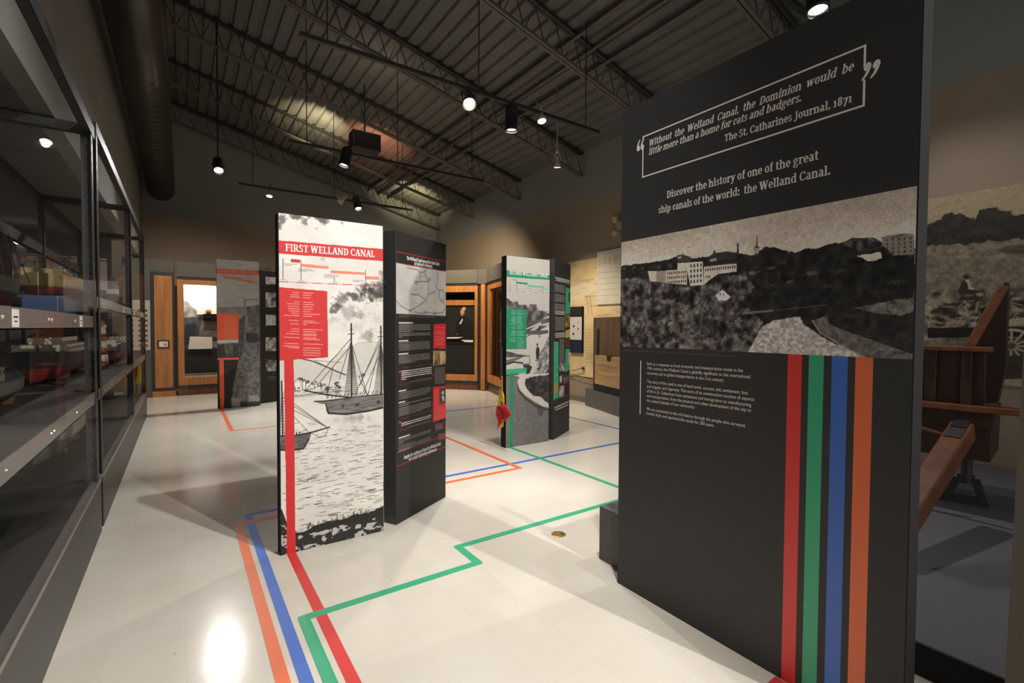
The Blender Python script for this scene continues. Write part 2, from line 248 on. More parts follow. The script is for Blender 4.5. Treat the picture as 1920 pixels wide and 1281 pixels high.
GL = {
 'A': (.80, lambda: diag(.14, 0, .40, 1, .12)+diag(.66, 0, .43, 1, .21)+hbar(.22, .6, .3)+foot(.12, .1, .1, .12)+foot(.68, .2, .1, .1)),
 'B': (.74, lambda: stem(.2, 0, 1)+hbar(.05, .4, .9)+hbar(.05, .4, 0)+hbar(.2, .4, .48)+arc(.38, .74, .26, .26, -90, 90)+arc(.4, .27, .29, .28, -90, 90)),
 'C': (.74, lambda: arc(.42, .5, .37, .52, 42, 318)+[[(.6, .66), (.69, .66), (.69, .98), (.64, .98)], [(.62, .1), (.7, .16), (.7, .26), (.62, .26)]]),
 'D': (.80, lambda: stem(.2, 0, 1)+hbar(.05, .4, .9)+hbar(.05, .4, 0)+arc(.37, .5, .39, .5, -90, 90, .21)),
 'E': (.68, lambda: stem(.2, 0, 1)+hbar(.05, .6, .9)+hbar(.05, .62, 0)+hbar(.2, .5, .46)+[[(.54, .74), (.61, .74), (.61, 1), (.56, 1)], [(.56, 0), (.63, 0), (.65, .26), (.58, .26)], [(.46, .38), (.52, .38), (.52, .64), (.46, .64)]]),
 'F': (.65, lambda: stem(.2, 0, 1)+hbar(.05, .6, .9)+foot(.2)+hbar(.2, .5, .46)+[[(.54, .72), (.61, .72), (.61, 1), (.56, 1)], [(.46, .38), (.52, .38), (.52, .64), (.46, .64)]]),
 'G': (.80, lambda: arc(.42, .5, .37, .52, 42, 330)+stem(.66, .02, .42)+hbar(.48, .82, .36, .085)+[[(.6, .66), (.69, .66), (.69, .98), (.64, .98)]]),
 'H': (.90, lambda: stem(.2, 0, 1)+stem(.7, 0, 1)+hbar(.2, .7, .46)+foot(.2)+foot(.7)+head(.2)+head(.7)),
 'I': (.42, lambda: stem(.21, 0, 1)+foot(.21)+head(.21)),
 'J': (.50, lambda: stem(.3, .1, 1)+head(.3)+arc(.12, .08, .275, .3, -90, 5)+dot(.06, -.14, .1)),
 'L': (.66, lambda: stem(.2, 0, 1)+head(.2)+hbar(.05, .6, 0)+[[(.54, 0), (.61, 0), (.64, .28), (.57, .28)]]),
 'N': (.92, lambda: stem(.17, 0, 1, .11)+stem(.75, 0, 1, .11)+diag(.2, 1, .72, 0, .23)+foot(.17, .11)+head(.15, 1, .1, .1, .05)+head(.75, 1, .11)),
 'O': (.84, lambda: arc(.42, .5, .385, .52, 0, 360, .21)),
 'R': (.79, lambda: stem(.2, 0, 1)+hbar(.05, .42, .9)+foot(.2)+hbar(.2, .42, .44)+arc(.4, .72, .28, .28, -90, 90)+diag(.42, .48, .66, 0, .2)+hbar(.6, .8, 0, SH)),
 'S': (.62, lambda: arc(.31, .745, .25, .275, 40, 262)+arc(.31, .255, .27, .275, -140, 82)+[[(.44, .70), (.52, .70), (.52, .98), (.47, .98)], [(.05, .03), (.11, .03), (.12, .3), (.05, .3)]]),
 'T': (.74, lambda: stem(.37, 0, 1)+hbar(.05, .69, .9)+foot(.37)+[[(.04, .7), (.1, .7), (.12, 1), (.05, 1)], [(.64, .7), (.7, .7), (.69, 1), (.62, 1)]]),
 'U': (.86, lambda: stem(.2, .3, 1)+stem(.67, .3, 1, .12)+head(.2)+head(.67, 1, .12)+arc(.415, .33, .315, .35, 180, 360, .19, .11)),
 'W': (1.16, lambda: diag(.16, 1, .36, 0, .2)+diag(.36, 0, .57, 1, .11)+diag(.57, 1, .8, 0, .2)+diag(.8, 0, 1.0, 1, .11)+head(.15, 1, .18, .1, .1)+head(1.01, 1, .1, .1, .1)+head(.57, 1, .2, .06, .06)),
 'a': (.60, lambda: stem(.42, .05, .5)+arc(.28, XH-.25, .235, .265, 0, 150, ST, .12)+arc(.27, .21, .24, .225, 70, 330, ST, .1)+foot(.43, .16, .0, .12)),
 'b': (.68, lambda: stem(.17, 0, 1.05)+flag_(.17, 1.05)+arc(.36, XH/2, .285, XH/2+.015, -150, 150)),
 'c': (.54, lambda: arc(.31, XH/2, .265, XH/2+.015, 50, 318)+dot(.44, XH-.2, .095)),
 'd': (.69, lambda: stem(.5, 0, 1.05)+flag_(.5, 1.05)+foot(.52, .15, 0, .1)+arc(.32, XH/2, .285, XH/2+.015, 30, 330)),
 'e': (.58, lambda: arc(.30, XH/2, .265, XH/2+.015, 0, 318)+hbar(.1, .56, XH/2-.05, .085)),
 'f': (.44, lambda: stem(.2, 0, .85)+foot(.2)+hbar(.03, .43, XH-.09, .09)+arc(.36, .82, .257, .24, 55, 180, ST, .12)),
 'g': (.62, lambda: arc(.28, .49, .24, .265, 0, 360, .16, .085)+[[(.4, .64), (.6, .68), (.6, .77), (.44, .72)]]+arc(.29, -.09, .28, .2, 0, 360, .13, .085)+[[(.1, .26), (.2, .26), (.2, .06), (.08, .1)], [(.1, .1), (.44, .1), (.5, .02), (.12, .02)]]),
 'h': (.74, lambda: stem(.17, 0, 1.05)+flag_(.17, 1.05)+foot(.17)+stem(.56, 0, .5)+foot(.56)+arch(.17, .56)),
 'i': (.38, lambda: stem(.19, 0, XH)+flag_(.19, XH)+foot(.19)+dot(.18, .95)),
 'j': (.36, lambda: stem(.2, -.06, XH)+flag_(.2, XH)+dot(.19, .95)+arc(.04, -.06, .257, .22, -90, 0)),
 'k': (.72, lambda: stem(.17, 0, 1.05)+flag_(.17, 1.05)+foot(.17)+diag(.26, .3, .56, XH, .12)+diag(.3, .42, .58, 0, .2)+hbar(.5, .72, 0, SH)+hbar(.44, .7, XH-SH, SH)),
 'l': (.38, lambda: stem(.19, 0, 1.05)+flag_(.19, 1.05)+foot(.19)),
 'm': (1.10, lambda: stem(.17, 0, XH)+flag_(.17, XH)+foot(.17)+stem(.54, 0, .5)+foot(.54)+stem(.91, 0, .5)+foot(.91)+arch(.17, .54)+arch(.54, .91)),
 'n': (.74, lambda: stem(.17, 0, XH)+flag_(.17, XH)+foot(.17)+stem(.56, 0, .5)+foot(.56)+arch(.17, .56)),
 'o': (.62, lambda: bowl(.31, .275)),
 'p': (.69, lambda: stem(.17, -.28, XH)+flag_(.17, XH)+[[(-.02, -.28), (.36, -.28), (.36, -.2), (-.02, -.2)]]+arc(.37, XH/2, .285, XH/2+.015, -150, 150)),
 'r': (.52, lambda: stem(.17, 0, XH)+flag_(.17, XH)+foot(.17, ST, SL, .13)+arc(.40, XH-.24, .2, .255, 50, 165, .13, .13)+dot(.44, XH-.11, .09)),
 's': (.50, lambda: arc(.25, XH-.19, .2, .205, 45, 262, .16, .1)+arc(.25, .19, .215, .205, -140, 82, .16, .1)+[[(.37, .5), (.43, .5), (.43, XH), (.39, XH)], [(.04, .02), (.09, .02), (.1, .24), (.04, .24)]]),
 't': (.46, lambda: stem(.2, .15, .95)+hbar(.03, .43, XH-.09, .09)+arc(.355, .22, .255, .235, 180, 300, ST, .11)),
 'u': (.74, lambda: stem(.17, .25, XH)+flag_(.17, XH)+stem(.56, 0, XH)+flag_(.56, XH)+foot(.58, .15, 0, .1)+arc(.37, .24, .295, .255, 180, 340, ST, .12)),
 'v': (.66, lambda: diag(.16, XH, .34, 0, .19)+diag(.34, 0, .52, XH, .11)+head(.15, XH, .16, .09, .09)+head(.53, XH, .1, .09, .09)),
 'w': (.98, lambda: diag(.15, XH, .31, 0, .18)+diag(.31, 0, .49, XH, .11)+diag(.49, XH, .66, 0, .18)+diag(.66, 0, .83, XH, .11)+head(.14, XH, .16, .09, .09)+head(.84, XH, .1, .09, .09)),
 'y': (.66, lambda: diag(.16, XH, .35, 0, .19)+diag(.25, -.26, .53, XH, .11)+head(.15, XH, .16, .09, .09)+head(.54, XH, .1, .09, .09)+dot(.16, -.2, .1)),
 '1': (.46, lambda: stem(.23, 0, XH)+foot(.23)+flag_(.23, XH)),
 '7': (.58, lambda: hbar(.06, .54, XH-.12, .12)+diag(.2, -.26, .48, XH-.05, .19)+[[(.05, XH-.3), (.11, XH-.3), (.12, XH), (.06, XH)]]),
 '8': (.62, lambda: arc(.31, .74, .23, .27, 0, 360, .17, .095)+arc(.31, .27, .27, .285, 0, 360, .19, .1)),
 '.': (.28, lambda: dot(.14, .10)), ':': (.30, lambda: dot(.15, .10)+dot(.15, .6)),
 ',': (.30, lambda: tick(.15, .10, -1)), ' ': (.27, lambda: []),
 '<': (1.1, lambda: six(0, 0, 1)+six(.54, 0, 1)), '>': (1.1, lambda: six(.5, 1, -1)+six(1.04, 1, -1)),
}
_gc = {}
def glyph(c):
    if c not in _gc: _gc[c] = (GL[c][0], GL[c][1]())
    return _gc[c]
def lay_text(mb, P, s, u0, z0, u1, z1, cap, slant=0.0, off=.0005):
    """serif line from (u0,z0) to (u1,z1) on plane P, letters cap metres high"""
    adv = sum(glyph(c)[0] for c in s); k = math.hypot(u1-u0, z1-z0)/adv; dx, dz = (u1-u0)/(k*adv), (z1-z0)/(k*adv); x = 0.0
    for c in s:
        a, polys = glyph(c)
        for i, p in enumerate(polys):
            q = [((x+px+slant*py)*k, py*cap) for px, py in p]
            mb.add([P.at(u0+X*dx-Y*dz, z0+X*dz+Y*dx, off+.00006*(i % 14)) for X, Y in q], [tuple(range(len(q)))])
        x += a
def px_text(mb, P, s, a, b, cap, slant=0.0): ua, za = P.hit(*a); ub, zb = P.hit(*b); lay_text(mb, P, s, ua, za, ub, zb, cap, slant)
def sans_text(mb, P, s, a, b, cap, off=.0005):
    """plain sans line between two points on the board, using Blender's own built-in face"""
    c = bpy.data.curves.new('line', 'FONT'); c.body = s; c.resolution_u = 2; o = bpy.data.objects.new('line', c); COL.objects.link(o)
    dg = bpy.context.evaluated_depsgraph_get(); me = o.evaluated_get(dg).to_mesh()
    vs = [v.co.copy() for v in me.vertices]; fs = [tuple(p.vertices) for p in me.polygons]; o.evaluated_get(dg).to_mesh_clear()
    bpy.data.objects.remove(o); bpy.data.curves.remove(c)
    ua, za = P.hit(*a); ub, zb = P.hit(*b); w = max(v.x for v in vs); kx = math.hypot(ub-ua, zb-za)/w; ky = cap/.72
    dx, dz = (ub-ua)/(kx*w), (zb-za)/(kx*w)
    mb.add([P.at(ua+v.x*kx*dx-v.y*ky*dz, za+v.x*kx*dz+v.y*ky*dx, off) for v in vs], fs)

# ------------------------------------------------------------------ printing: pictures are drawn as ink values on a fine mesh
def value_noise(u, v, scale, seed=0, octaves=4):
    out = np.zeros_like(u); amp = 1.0; tot = 0.0
    for o in range(octaves):
        rs = np.random.RandomState(seed*31+o*7+1); g = rs.rand(128, 128); x = u*scale*2**o+seed*3.7; y = v*scale*2**o+seed*1.3
        xi = np.floor(x).astype(int); yi = np.floor(y).astype(int); fx = x-xi; fy = y-yi; fx = fx*fx*(3-2*fx); fy = fy*fy*(3-2*fy)
        a = g[xi % 128, yi % 128]; b = g[(xi+1) % 128, yi % 128]; c = g[xi % 128, (yi+1) % 128]; d = g[(xi+1) % 128, (yi+1) % 128]
        out += amp*((a*(1-fx)+b*fx)*(1-fy)+(c*(1-fx)+d*fx)*fy); tot += amp; amp *= .55
    return out/tot
class Print:
    """a rectangle u0..u1, z0..z1 of plane P; tones are sRGB 0-255; points are given as seen in the picture through .m"""
    def __init__(s, P, u0, u1, z0, z1, nu, nz, bg, m=None):
        s.P = P; s.r = (u0, u1, z0, z1); s.nu, s.nz = nu, nz
        s.U, s.V = np.meshgrid(np.linspace(u0, u1, nu), np.linspace(z0, z1, nz)); s.C = np.ones((nz, nu, 3))*np.array(bg, float); s.m = m or (lambda x, y: P.hit(x, y))
        s.du = (u1-u0)/(nu-1)
    def pts(s, L): return np.array([s.m(*p) for p in L])
    def win(s, q, pad=0.0):
        u0, u1, z0, z1 = s.r; a = int((q[:, 0].min()-pad-u0)/(u1-u0)*(s.nu-1)); b = int((q[:, 0].max()+pad-u0)/(u1-u0)*(s.nu-1))+2
        c = int((q[:, 1].min()-pad-z0)/(z1-z0)*(s.nz-1)); d = int((q[:, 1].max()+pad-z0)/(z1-z0)*(s.nz-1))+2
        return slice(max(0, c), max(0, min(s.nz, d))), slice(max(0, a), max(0, min(s.nu, b)))
    def inside(s, q, w):
        U, V = s.U[w], s.V[w]; r = np.zeros(U.shape, bool); n = len(q)
        for i in range(n):
            (x0, y0), (x1, y1) = q[i], q[(i+1) % n]
            if y0 == y1: continue
            k = ((y0 <= V) & (V < y1)) | ((y1 <= V) & (V < y0)); r ^= k & (U < x0+(V-y0)*(x1-x0)/(y1-y0))
        return r
    def put(s, w, mask, col, a=1.0):
        k = (mask*a)[..., None] if not callable(col) else None
        if callable(col): c = col(s.U[w], s.V[w]); k = (mask*a)[..., None]
        else: c = np.array(col, float)
        s.C[w] = s.C[w]*(1-k)+c*k
    def poly(s, L, col, a=1.0, rough=0.0, rs=60, seed=3):
        q = s.pts(L); w = s.win(q, rough)
        if rough:
            U, V = s.U, s.V; n1 = (value_noise(U[w], V[w], rs, seed)-.5)*2*rough; n2 = (value_noise(U[w], V[w], rs, seed+9)-.5)*2*rough
            s.U = U.copy(); s.V = V.copy(); s.U[w] += n1; s.V[w] += n2; k = s.inside(q, w); s.U, s.V = U, V
        else: k = s.inside(q, w)
        s.put(w, k.astype(float), col, a)
    def line(s, L, wd, col, a=1.0):                         # wd in metres
        q = s.pts(L)
        for p0, p1 in zip(q, q[1:]):
            w = s.win(np.array([p0, p1]), wd+s.du); U, V = s.U[w], s.V[w]; d = p1-p0; t = np.clip(((U-p0[0])*d[0]+(V-p0[1])*d[1])/max(1e-12, d@d), 0, 1)
            e = np.hypot(U-p0[0]-t*d[0], V-p0[1]-t*d[1]); s.put(w, np.clip((wd/2-e)/s.du+.5, 0, 1), col, a)
    def blob(s, c, rx, ry, col, a=1.0, hard=.5, rough=.5, rs=40, seed=5):   # soft ragged ellipse, radii in metres
        c = s.m(*c); q = np.array([[c[0]-rx*1.6, c[1]-ry*1.6], [c[0]+rx*1.6, c[1]+ry*1.6]]); w = s.win(q); U, V = s.U[w], s.V[w]
        if not U.size: return
        e = np.hypot((U-c[0])/rx, (V-c[1])/ry)+(value_noise(U, V, rs, seed)-.5)*2*rough; s.put(w, np.clip((1-e)/(1-hard)+.0, 0, 1), col, a)
    def rows(s, L, gap, wd, col, a=1.0, seed=1, word=.02):   # lines of text too small to read: L = list of (left point, right point)
        rs = np.random.RandomState(seed)
        for p0, p1 in L:
            q0, q1 = s.m(*p0), s.m(*p1); n = np.hypot(*(q1-q0)); x = 0.0; d = (q1-q0)/max(n, 1e-9)
            while x < n-.004:
                l = min(n-x, word*(.4+rs.rand()*1.1)); s._seg(q0+d*x, q0+d*(x+l), wd, col, a*(.75+.25*rs.rand())); x += l+gap
    def _seg(s, p0, p1, wd, col, a):
        w = s.win(np.array([p0, p1]), wd+s.du); U, V = s.U[w], s.V[w]
        if not U.size: return
        d = p1-p0; t = np.clip(((U-p0[0])*d[0]+(V-p0[1])*d[1])/max(1e-12, d@d), 0, 1)
        e = np.hypot(U-p0[0]-t*d[0], V-p0[1]-t*d[1]); s.put(w, np.clip((wd/2-e)/s.du+.5, 0, 1), col, a)
    def grain(s, amt, scale=150, seed=2, oct=2):
        s.C *= 1+(value_noise(s.U, s.V, scale, seed, oct)-.5)[..., None]*2*amt
    def build(s, name, parent, off=.0004, gain=1.0):
        n = s.nu*s.nz; co = s.P.A[None]+s.U.ravel()[:, None]*s.P.u[None]+s.V.ravel()[:, None]*np.array([[0, 0, 1.0]])+s.P.n[None]*off
        me = bpy.data.meshes.new(name); me.vertices.add(n); me.vertices.foreach_set('co', co.astype(np.float32).ravel())
        i = np.arange(n).reshape(s.nz, s.nu); f = np.stack([i[:-1, :-1], i[:-1, 1:], i[1:, 1:], i[1:, :-1]], -1).reshape(-1, 4); m = len(f)
        me.loops.add(m*4); me.loops.foreach_set('vertex_index', f.astype(np.int32).ravel()); me.polygons.add(m); me.polygons.foreach_set('loop_start', (np.arange(m)*4).astype(np.int32))
        me.update(calc_edges=True)
        c = np.clip(s.C, 0, 255)/255; c = np.where(c <= .04045, c/12.92, ((c+.055)/1.055)**2.4)*gain
        at = me.attributes.new('ink', 'FLOAT_COLOR', 'POINT'); at.data.foreach_set('color', np.concatenate([np.clip(c, 0, .92).reshape(n, 3), np.ones((n, 1))], 1).astype(np.float32).ravel())
        me.materials.append(M_PRINT); o = bpy.data.objects.new(name, me); COL.objects.link(o); adopt(o, parent); return o

# ------------------------------------------------------------------ the room
M_FLOOR = floor_material()
M_TAN = mat('tan_wall_paint', (152, 136, 118), .8, noise=.04, nscale=2)
M_GREYWALL = mat('grey_wall_paint', (128, 126, 121), .85, noise=.05, nscale=2)
M_DARKWALL = mat('charcoal_wall_paint', (138, 138, 134), .9)
M_STORE = mat('dark_storage_paint', (96, 95, 92), .9)
M_DECK = mat('dark_painted_deck', (98, 98, 95), .5, noise=.12, nscale=3)
M_STEEL = mat('dark_painted_joist', (46, 45, 43), .5)
M_STEEL_L = mat('dull_grey_steel', (96, 92, 84), .45, noise=.1, nscale=5)
XL, XR, YB, ZP = -.73, 6.75, 14.1, 4.10                     # bulkhead, right wall, back wall, top of the wall paint
def roof_z(x): return 5.06-.247*(x-XR)
struct('floor', MB().box(-6.5, -4, -.1, 7.2, 14.6, 0), M_FLOOR)
struct('wall_right', MB().box(XR, -4, 0, XR+.15, YB+.15, ZP), M_TAN)
struct('wall_right_upper', MB().box(XR, -4, ZP, XR+.15, YB+.15, 5.4), M_DARKWALL)
struct('wall_back', MB().box(-6.4, YB, 0, XR, YB+.15, ZP+.04), M_TAN)
struct('wall_back_upper', MB().box(XL, YB, ZP+.04, XR, YB+.15, 7.2), M_DARKWALL)
struct('wall_left', MB().box(XL-.12, -4, 2.99, XL, YB, 5.12), M_GREYWALL)
struct('wall_left_upper', MB().box(XL-.12, -4, 5.12, XL, YB, 7.2), M_DARKWALL)
struct('wall_storage', MB().box(-6.4, 10.62, 0, -.98, 10.77, 3.0), M_STORE)
struct('wall_storage_light_stop', MB().box(-6.4, 3.5, 0, -6.25, 10.62, 3.0), M_STORE)  # unseen wall, added at this length to cut light entering the storage
struct('ceiling_storage', MB().box(-6.4, -4, 2.99, XL-.12, 10.77, 3.09), M_STORE)
struct('baseboard_right', MB().box(XR-.02, 5.4, 0, XR, 8.4, .1), mat('grey_baseboard', (118, 106, 94), .6))
# sloping corrugated deck, ribs running along the room
mb = MB(); x = XL-.1; prof = []
while x < XR+.2:
    z = roof_z(x); prof += [(x, z), (x+.115, z-.247*.115), (x+.135, z+.04-.247*.135), (x+.18, z+.04-.247*.18), (x+.20, z-.247*.2)]; x += .20
vs = [(a, -4, b) for a, b in prof]+[(a, YB+.1, b) for a, b in prof]; n = len(prof)
mb.add(vs, [(i, n+i, n+i+1, i+1) for i in range(n-1)])
mb.add([(XL-.3, -4, roof_z(XL-.3)+.15), (XR+.3, -4, roof_z(XR+.3)+.15), (XR+.3, YB+.1, roof_z(XR+.3)+.15), (XL-.3, YB+.1, roof_z(XL-.3)+.15)], [(0, 3, 2, 1)])
struct('ceiling', mb, M_DECK, fix=False)

# open-web joists on the slope: double-angle chords and a zigzag web
def make_joist():
    r = thing('ceiling_joist', (0, 0, 0), 'x', 'ceiling joist', 'open-web joists under the deck')
    a, b = np.array([XL+.02, 0, roof_z(XL)-.46]), np.array([XR-.02, 0, roof_z(XR)-.46]); up = np.array([0, 0, .44])
    m = MB(); m.bar(a+[0, .028, 0], b+[0, .028, 0], .04, .04); m.bar(a-[0, .028, 0], b-[0, .028, 0], .04, .04); m.build('bottom_chord', M_STEEL_L, r)  # light from below is put into the chord's paler grey
    m = MB(); m.bar(a+[0, .028, 0]+up, b+[0, .028, 0]+up, .045, .045); m.bar(a-[0, .028, 0]+up, b-[0, .028, 0]+up, .045, .045); m.build('top_chord', M_STEEL, r)
    m = MB(); k = 22
    for i in range(k):
        p = a+(b-a)*i/k; q = a+(b-a)*(i+.5)/k+up; e = a+(b-a)*(i+1)/k; m.tube([p, q, e], .009, 5)
    m.build('web', M_STEEL, r); return r
JY = (.76, 2.93, 5.09, 7.27, 9.45, 11.68, 13.78); JN = ('nearest the entrance panel', 'second from the entrance panel', 'third from the entrance panel', 'in the middle of the red glow', 'just beyond the red glow', 'second from the back wall', 'closest to the back wall')
j0 = make_joist()
for i, y in enumerate(JY):
    o = j0 if i == 0 else dup(j0, (0, y, 0))
    o.location = (0, y, 0); o['label'] = 'sloping open-web steel ceiling joist, ' + JN[i]
# thin pipes along the deck
PX = ((4.55, .5, 'highest of three thin pipes running along the dark deck, furthest from the right wall'), (4.85, .5, 'middle one of three thin pipes along the dark deck'), (5.15, .5, 'lowest of three thin pipes along the dark deck, nearest the right wall'))
for X, dz, lb in PX:
    tag(MB().tube([(X, -3.8, roof_z(X)-.06), (X, YB, roof_z(X)-.06)], .03, 10).build('ceiling_pipe', M_STEEL_L, smooth=True), lb, 'pipe', 'pipes along the deck')
# spiral duct high on the left side
r = thing('spiral_duct', (-.13, 0, 4.9), 'long round spiral air duct hanging high along the grey left wall', 'air duct')
m = MB(); m.lathe([(.26, 0), (.26, 13.8)], (-.36, .2, 4.72), (0, 1, 0), 28); m.build('duct_body', mat('dark_galvanised_duct', (44, 42, 39), .34, .3), r, smooth=True)
m = MB()
for k in range(70): m.lathe([(.26, 0), (.263, .006), (.26, .012)], (-.36, .3+k*.19, 4.72), (0, 1, 0), 28)
m.build('spiral_seam', mat('duct_seam', (50, 47, 42), .3, .3), r, smooth=True)
for y in (2, 5, 8, 11): MB().tube([(-.36, y, 4.98), (-.36, y, roof_z(-.36))], .008, 5).build('hanger_rod', M_STEEL, r)

# lighting tracks hung on rods, with their fittings
TL = ('crossing above the dark entrance panel', 'carrying three lit lamps above the middle of the hall', 'with one black lamp under the red glow', 'nearest the back wall')
for i, (y, (x0, x1)) in enumerate(zip(TRACK_Y, ((.5, 5.6), (.92, 4.75), (1.3, 4.6), (.9, 4.4)))):
    r = thing('light_track', (x0, y, TRACK_Z), 'straight black lighting track on rods, '+TL[i], 'light track', 'lighting tracks')
    MB().box(x0, y-.022, TRACK_Z-.02, x1, y+.022, TRACK_Z+.02).build('track_rail', M_IRON, r)
    for k in range(3):
        X = x0+.25+(x1-x0-.5)*k/2
        MB().tube([(X, y, TRACK_Z+.02), (X, y, roof_z(X))], .007, 5).build('hanger_rod', M_STEEL, r)
LLAB = ['black can spotlight hung highest, above the space before the entrance panel', 'glaring spotlight just above the top edge of the dark entrance panel', 'chrome flared spotlight tilted down, first of three lit lamps on one track',
        'black can spotlight with glowing white ring pointing straight down', 'small pale spotlight with a ribbed neck beside the black can lamp', 'black can spotlight tilted down under the red glowing deck',
        'tiny lit spotlight on a rod near the tan right wall', 'glaring spotlight on a rod over the aisle beside the shelving', 'small lit spotlight high above the fourth-canal board', 'lit spotlight just above the sketched red-banner board']
M_CHROME = mat('chrome_fitting', (150, 146, 138), .22, .9); M_PALE = mat('pale_fitting', (170, 160, 145), .4)
for (p, aim, *_q, style), lb in zip(LAMPS, LLAB):
    p = Vector(p); d = (Vector(aim)-p).normalized()
    if style == 'can' and p.y > 4 and abs(p.x-3.28) < .01: d = Vector((0, 0, -1))
    ty = min(TRACK_Y, key=lambda t: abs(t-p.y)); on = abs(ty-p.y) < .1; base = p-d*.05
    r = thing('track_spotlight', tuple(base), lb, 'spotlight', 'track spotlights')
    body = M_CHROME if style == 'flare' else M_PALE if style == 'white' else M_IRON
    s = {'can': 1.0, 'flare': .95, 'white': .8}[style]; ring = .075*s
    if style == 'can': pr = [(.03, .26), (.072, .25), (.078, .2), (.078, 0), (.084, 0), (.084, -.03), (.07, -.03)]
    elif style == 'flare': pr = [(.02, .2), (.04, .19), (.042, .12), (.07, .04), (.086, 0), (.09, -.02), (.08, -.025)]
    else: pr = [(.015, .2), (.035, .19), (.038, .15), (.03, .14), (.038, .12), (.05, .06), (.074, .03), (.078, -.02), (.066, -.025)]
    pr = [(a*s, b*s) for a, b in pr]; o0 = p-d*.012
    MB().lathe(pr, o0, -d, 22, cap=False).build('lamp_housing', body, r, smooth=True)
    MB().lathe([(0, 0), (.064*s, .001), (.064*s, .006), (0, .007)], o0-d*.002, -d, 22).build('lamp_lens', bulb((1, .93, .82), 30), r)
    top = o0-d*(.2*s); zt = TRACK_Z-.02 if on else roof_z(p.x)-.05
    MB().tube([top-d*.04, top-d*.06+Vector((0, 0, .02)), (top.x, top.y, zt)], .011, 8).build('stem', body, r, smooth=True)
    m = MB()
    for sg in (-1, 1):
        q = d.cross(Vector((0, 0, 1))); q = q.normalized() if q.length > .05 else Vector((1, 0, 0))
        m.bar(tuple(o0-d*.1*s+q*(sg*.088*s)), tuple(o0-d*.3*s+q*(sg*.02)), .012, .02, (0.1, .2, 1))
    m.build('yoke', body, r)
# small emergency lamp on the right wall
p = on_x(1163, 423, XR-.1); r = thing('emergency_light', p, 'small twin-head emergency light on the tan wall beside the entrance panel', 'emergency light')
MB().box(XR-.1, p[1]-.12, p[2]-.08, XR-.01, p[1]+.12, p[2]+.08).build('battery_box', mat('cream_plastic', (170, 158, 128), .5), r)
for dz in (.12, -.13): MB().lathe([(0, 0), (.06, .01), (.07, .06), (.03, .1)], (XR-.14, p[1]+.13, p[2]+dz), (.8, 0, .3), 14).build('lamp_head', mat('cream_plastic', 0), r)

# dark loudspeaker hung under the deck and an unlit pale fitting
c = on_y(684, 268, 9.0); r = thing('hanging_speaker', tuple(c), 'dark box loudspeaker hanging before the red glowing patch of deck', 'loudspeaker')
MB().box(c[0]-.26, 8.86, c[2]-.16, c[0]+.26, 9.14, c[2]+.16).build('cabinet', M_IRON, r, bevel=.01); MB().box(c[0]-.23, 8.85, c[2]-.13, c[0]+.23, 8.862, c[2]+.13).build('grille', M_EDGE, r); MB().tube([(c[0], 9, c[2]+.15), (c[0], 9, roof_z(c[0]))], .015, 6).build('bracket', M_STEEL, r)
c = on_y(637, 376, 10.4); r = thing('track_spotlight', tuple(c), 'unlit pale spotlight turned away, beside the glaring lamp above the red-banner board', 'spotlight', 'track spotlights'); d = Vector((-.75, 0, -.65)).normalized(); p = Vector(tuple(c))
MB().lathe([(.02, .2), (.045, .19), (.05, .1), (.085, .0), (.09, -.03), (0, -.02)], p, -d, 18).build('lamp_housing', M_PALE, r, smooth=True); MB().tube([p-d*.17, p-d*.2+Vector((0, 0, .05)), (p.x+.15, 10.4, TRACK_Z-.02)], .012, 6).build('stem', M_PALE, r)

# ------------------------------------------------------------------ floor: coloured tape lines, brass cover
def strip(path, w, rnd=True):
    """flat ribbon along a floor path with square or rounded outer corners"""
    P = [np.array(p, float) for p in path]; h = w/2; Lf, Rt = [], []
    for i, p in enumerate(P):
        if 0 < i < len(P)-1:
            a = P[i]-P[i-1]; b = P[i+1]-P[i]; a /= np.hypot(*a); b /= np.hypot(*b); na, nb = np.array([-a[1], a[0]]), np.array([-b[1], b[0]])
            k = (na+nb)/(1+na@nb); tu = a[0]*b[1]-a[1]*b[0]; inner, outer = (k*h, [-na*h*1.0, -(na+nb)/np.hypot(*(na+nb))*h*1.22, -nb*h]) if tu > 0 else (-k*h, [na*h, (na+nb)/np.hypot(*(na+nb))*h*1.22, nb*h])
            if not rnd: outer = [-k*h if tu > 0 else k*h]*3
            for o in outer: (Lf if tu < 0 else Rt).append(p+o); (Rt if tu < 0 else Lf).append(p+inner)
        else:
            d = (P[1]-P[0]) if i == 0 else (P[-1]-P[-2]); d /= np.hypot(*d); nn = np.array([-d[1], d[0]]); Lf.append(p+nn*h); Rt.append(p-nn*h)
    return Lf, Rt
def tape(name, path, col, label, z, w=.054, cat='floor tape', rnd=True):
    L, Rr = strip(path, w, rnd); n = len(L); m = MB()
    vs = [(p[0], p[1], z) for p in L]+[(p[0], p[1], z) for p in Rr]+[(p[0], p[1], .0002) for p in L]+[(p[0], p[1], .0002) for p in Rr]
    fs = []
    for i in range(n-1):
        fs += [(i, n+i, n+i+1, i+1), (i, i+1, 2*n+i+1, 2*n+i), (n+i, 3*n+i, 3*n+i+1, n+i+1)]
    m.add(vs, fs); o = m.build(name, col, fix=False); return tag(o, label, cat, 'coloured tape lines on the floor')
T_RED = mat('red_tape', (226, 66, 62), .35); T_GREEN = mat('green_tape', (62, 178, 132), .35); T_BLUE = mat('blue_tape', (70, 116, 204), .35); T_ORANGE = mat('orange_tape', (240, 118, 72), .35)
tape('floor_tape', [(.5805, -1.5), (.5805, 3.403)], T_RED, 'red floor tape running straight to the foot of the red-banner board', .0012)
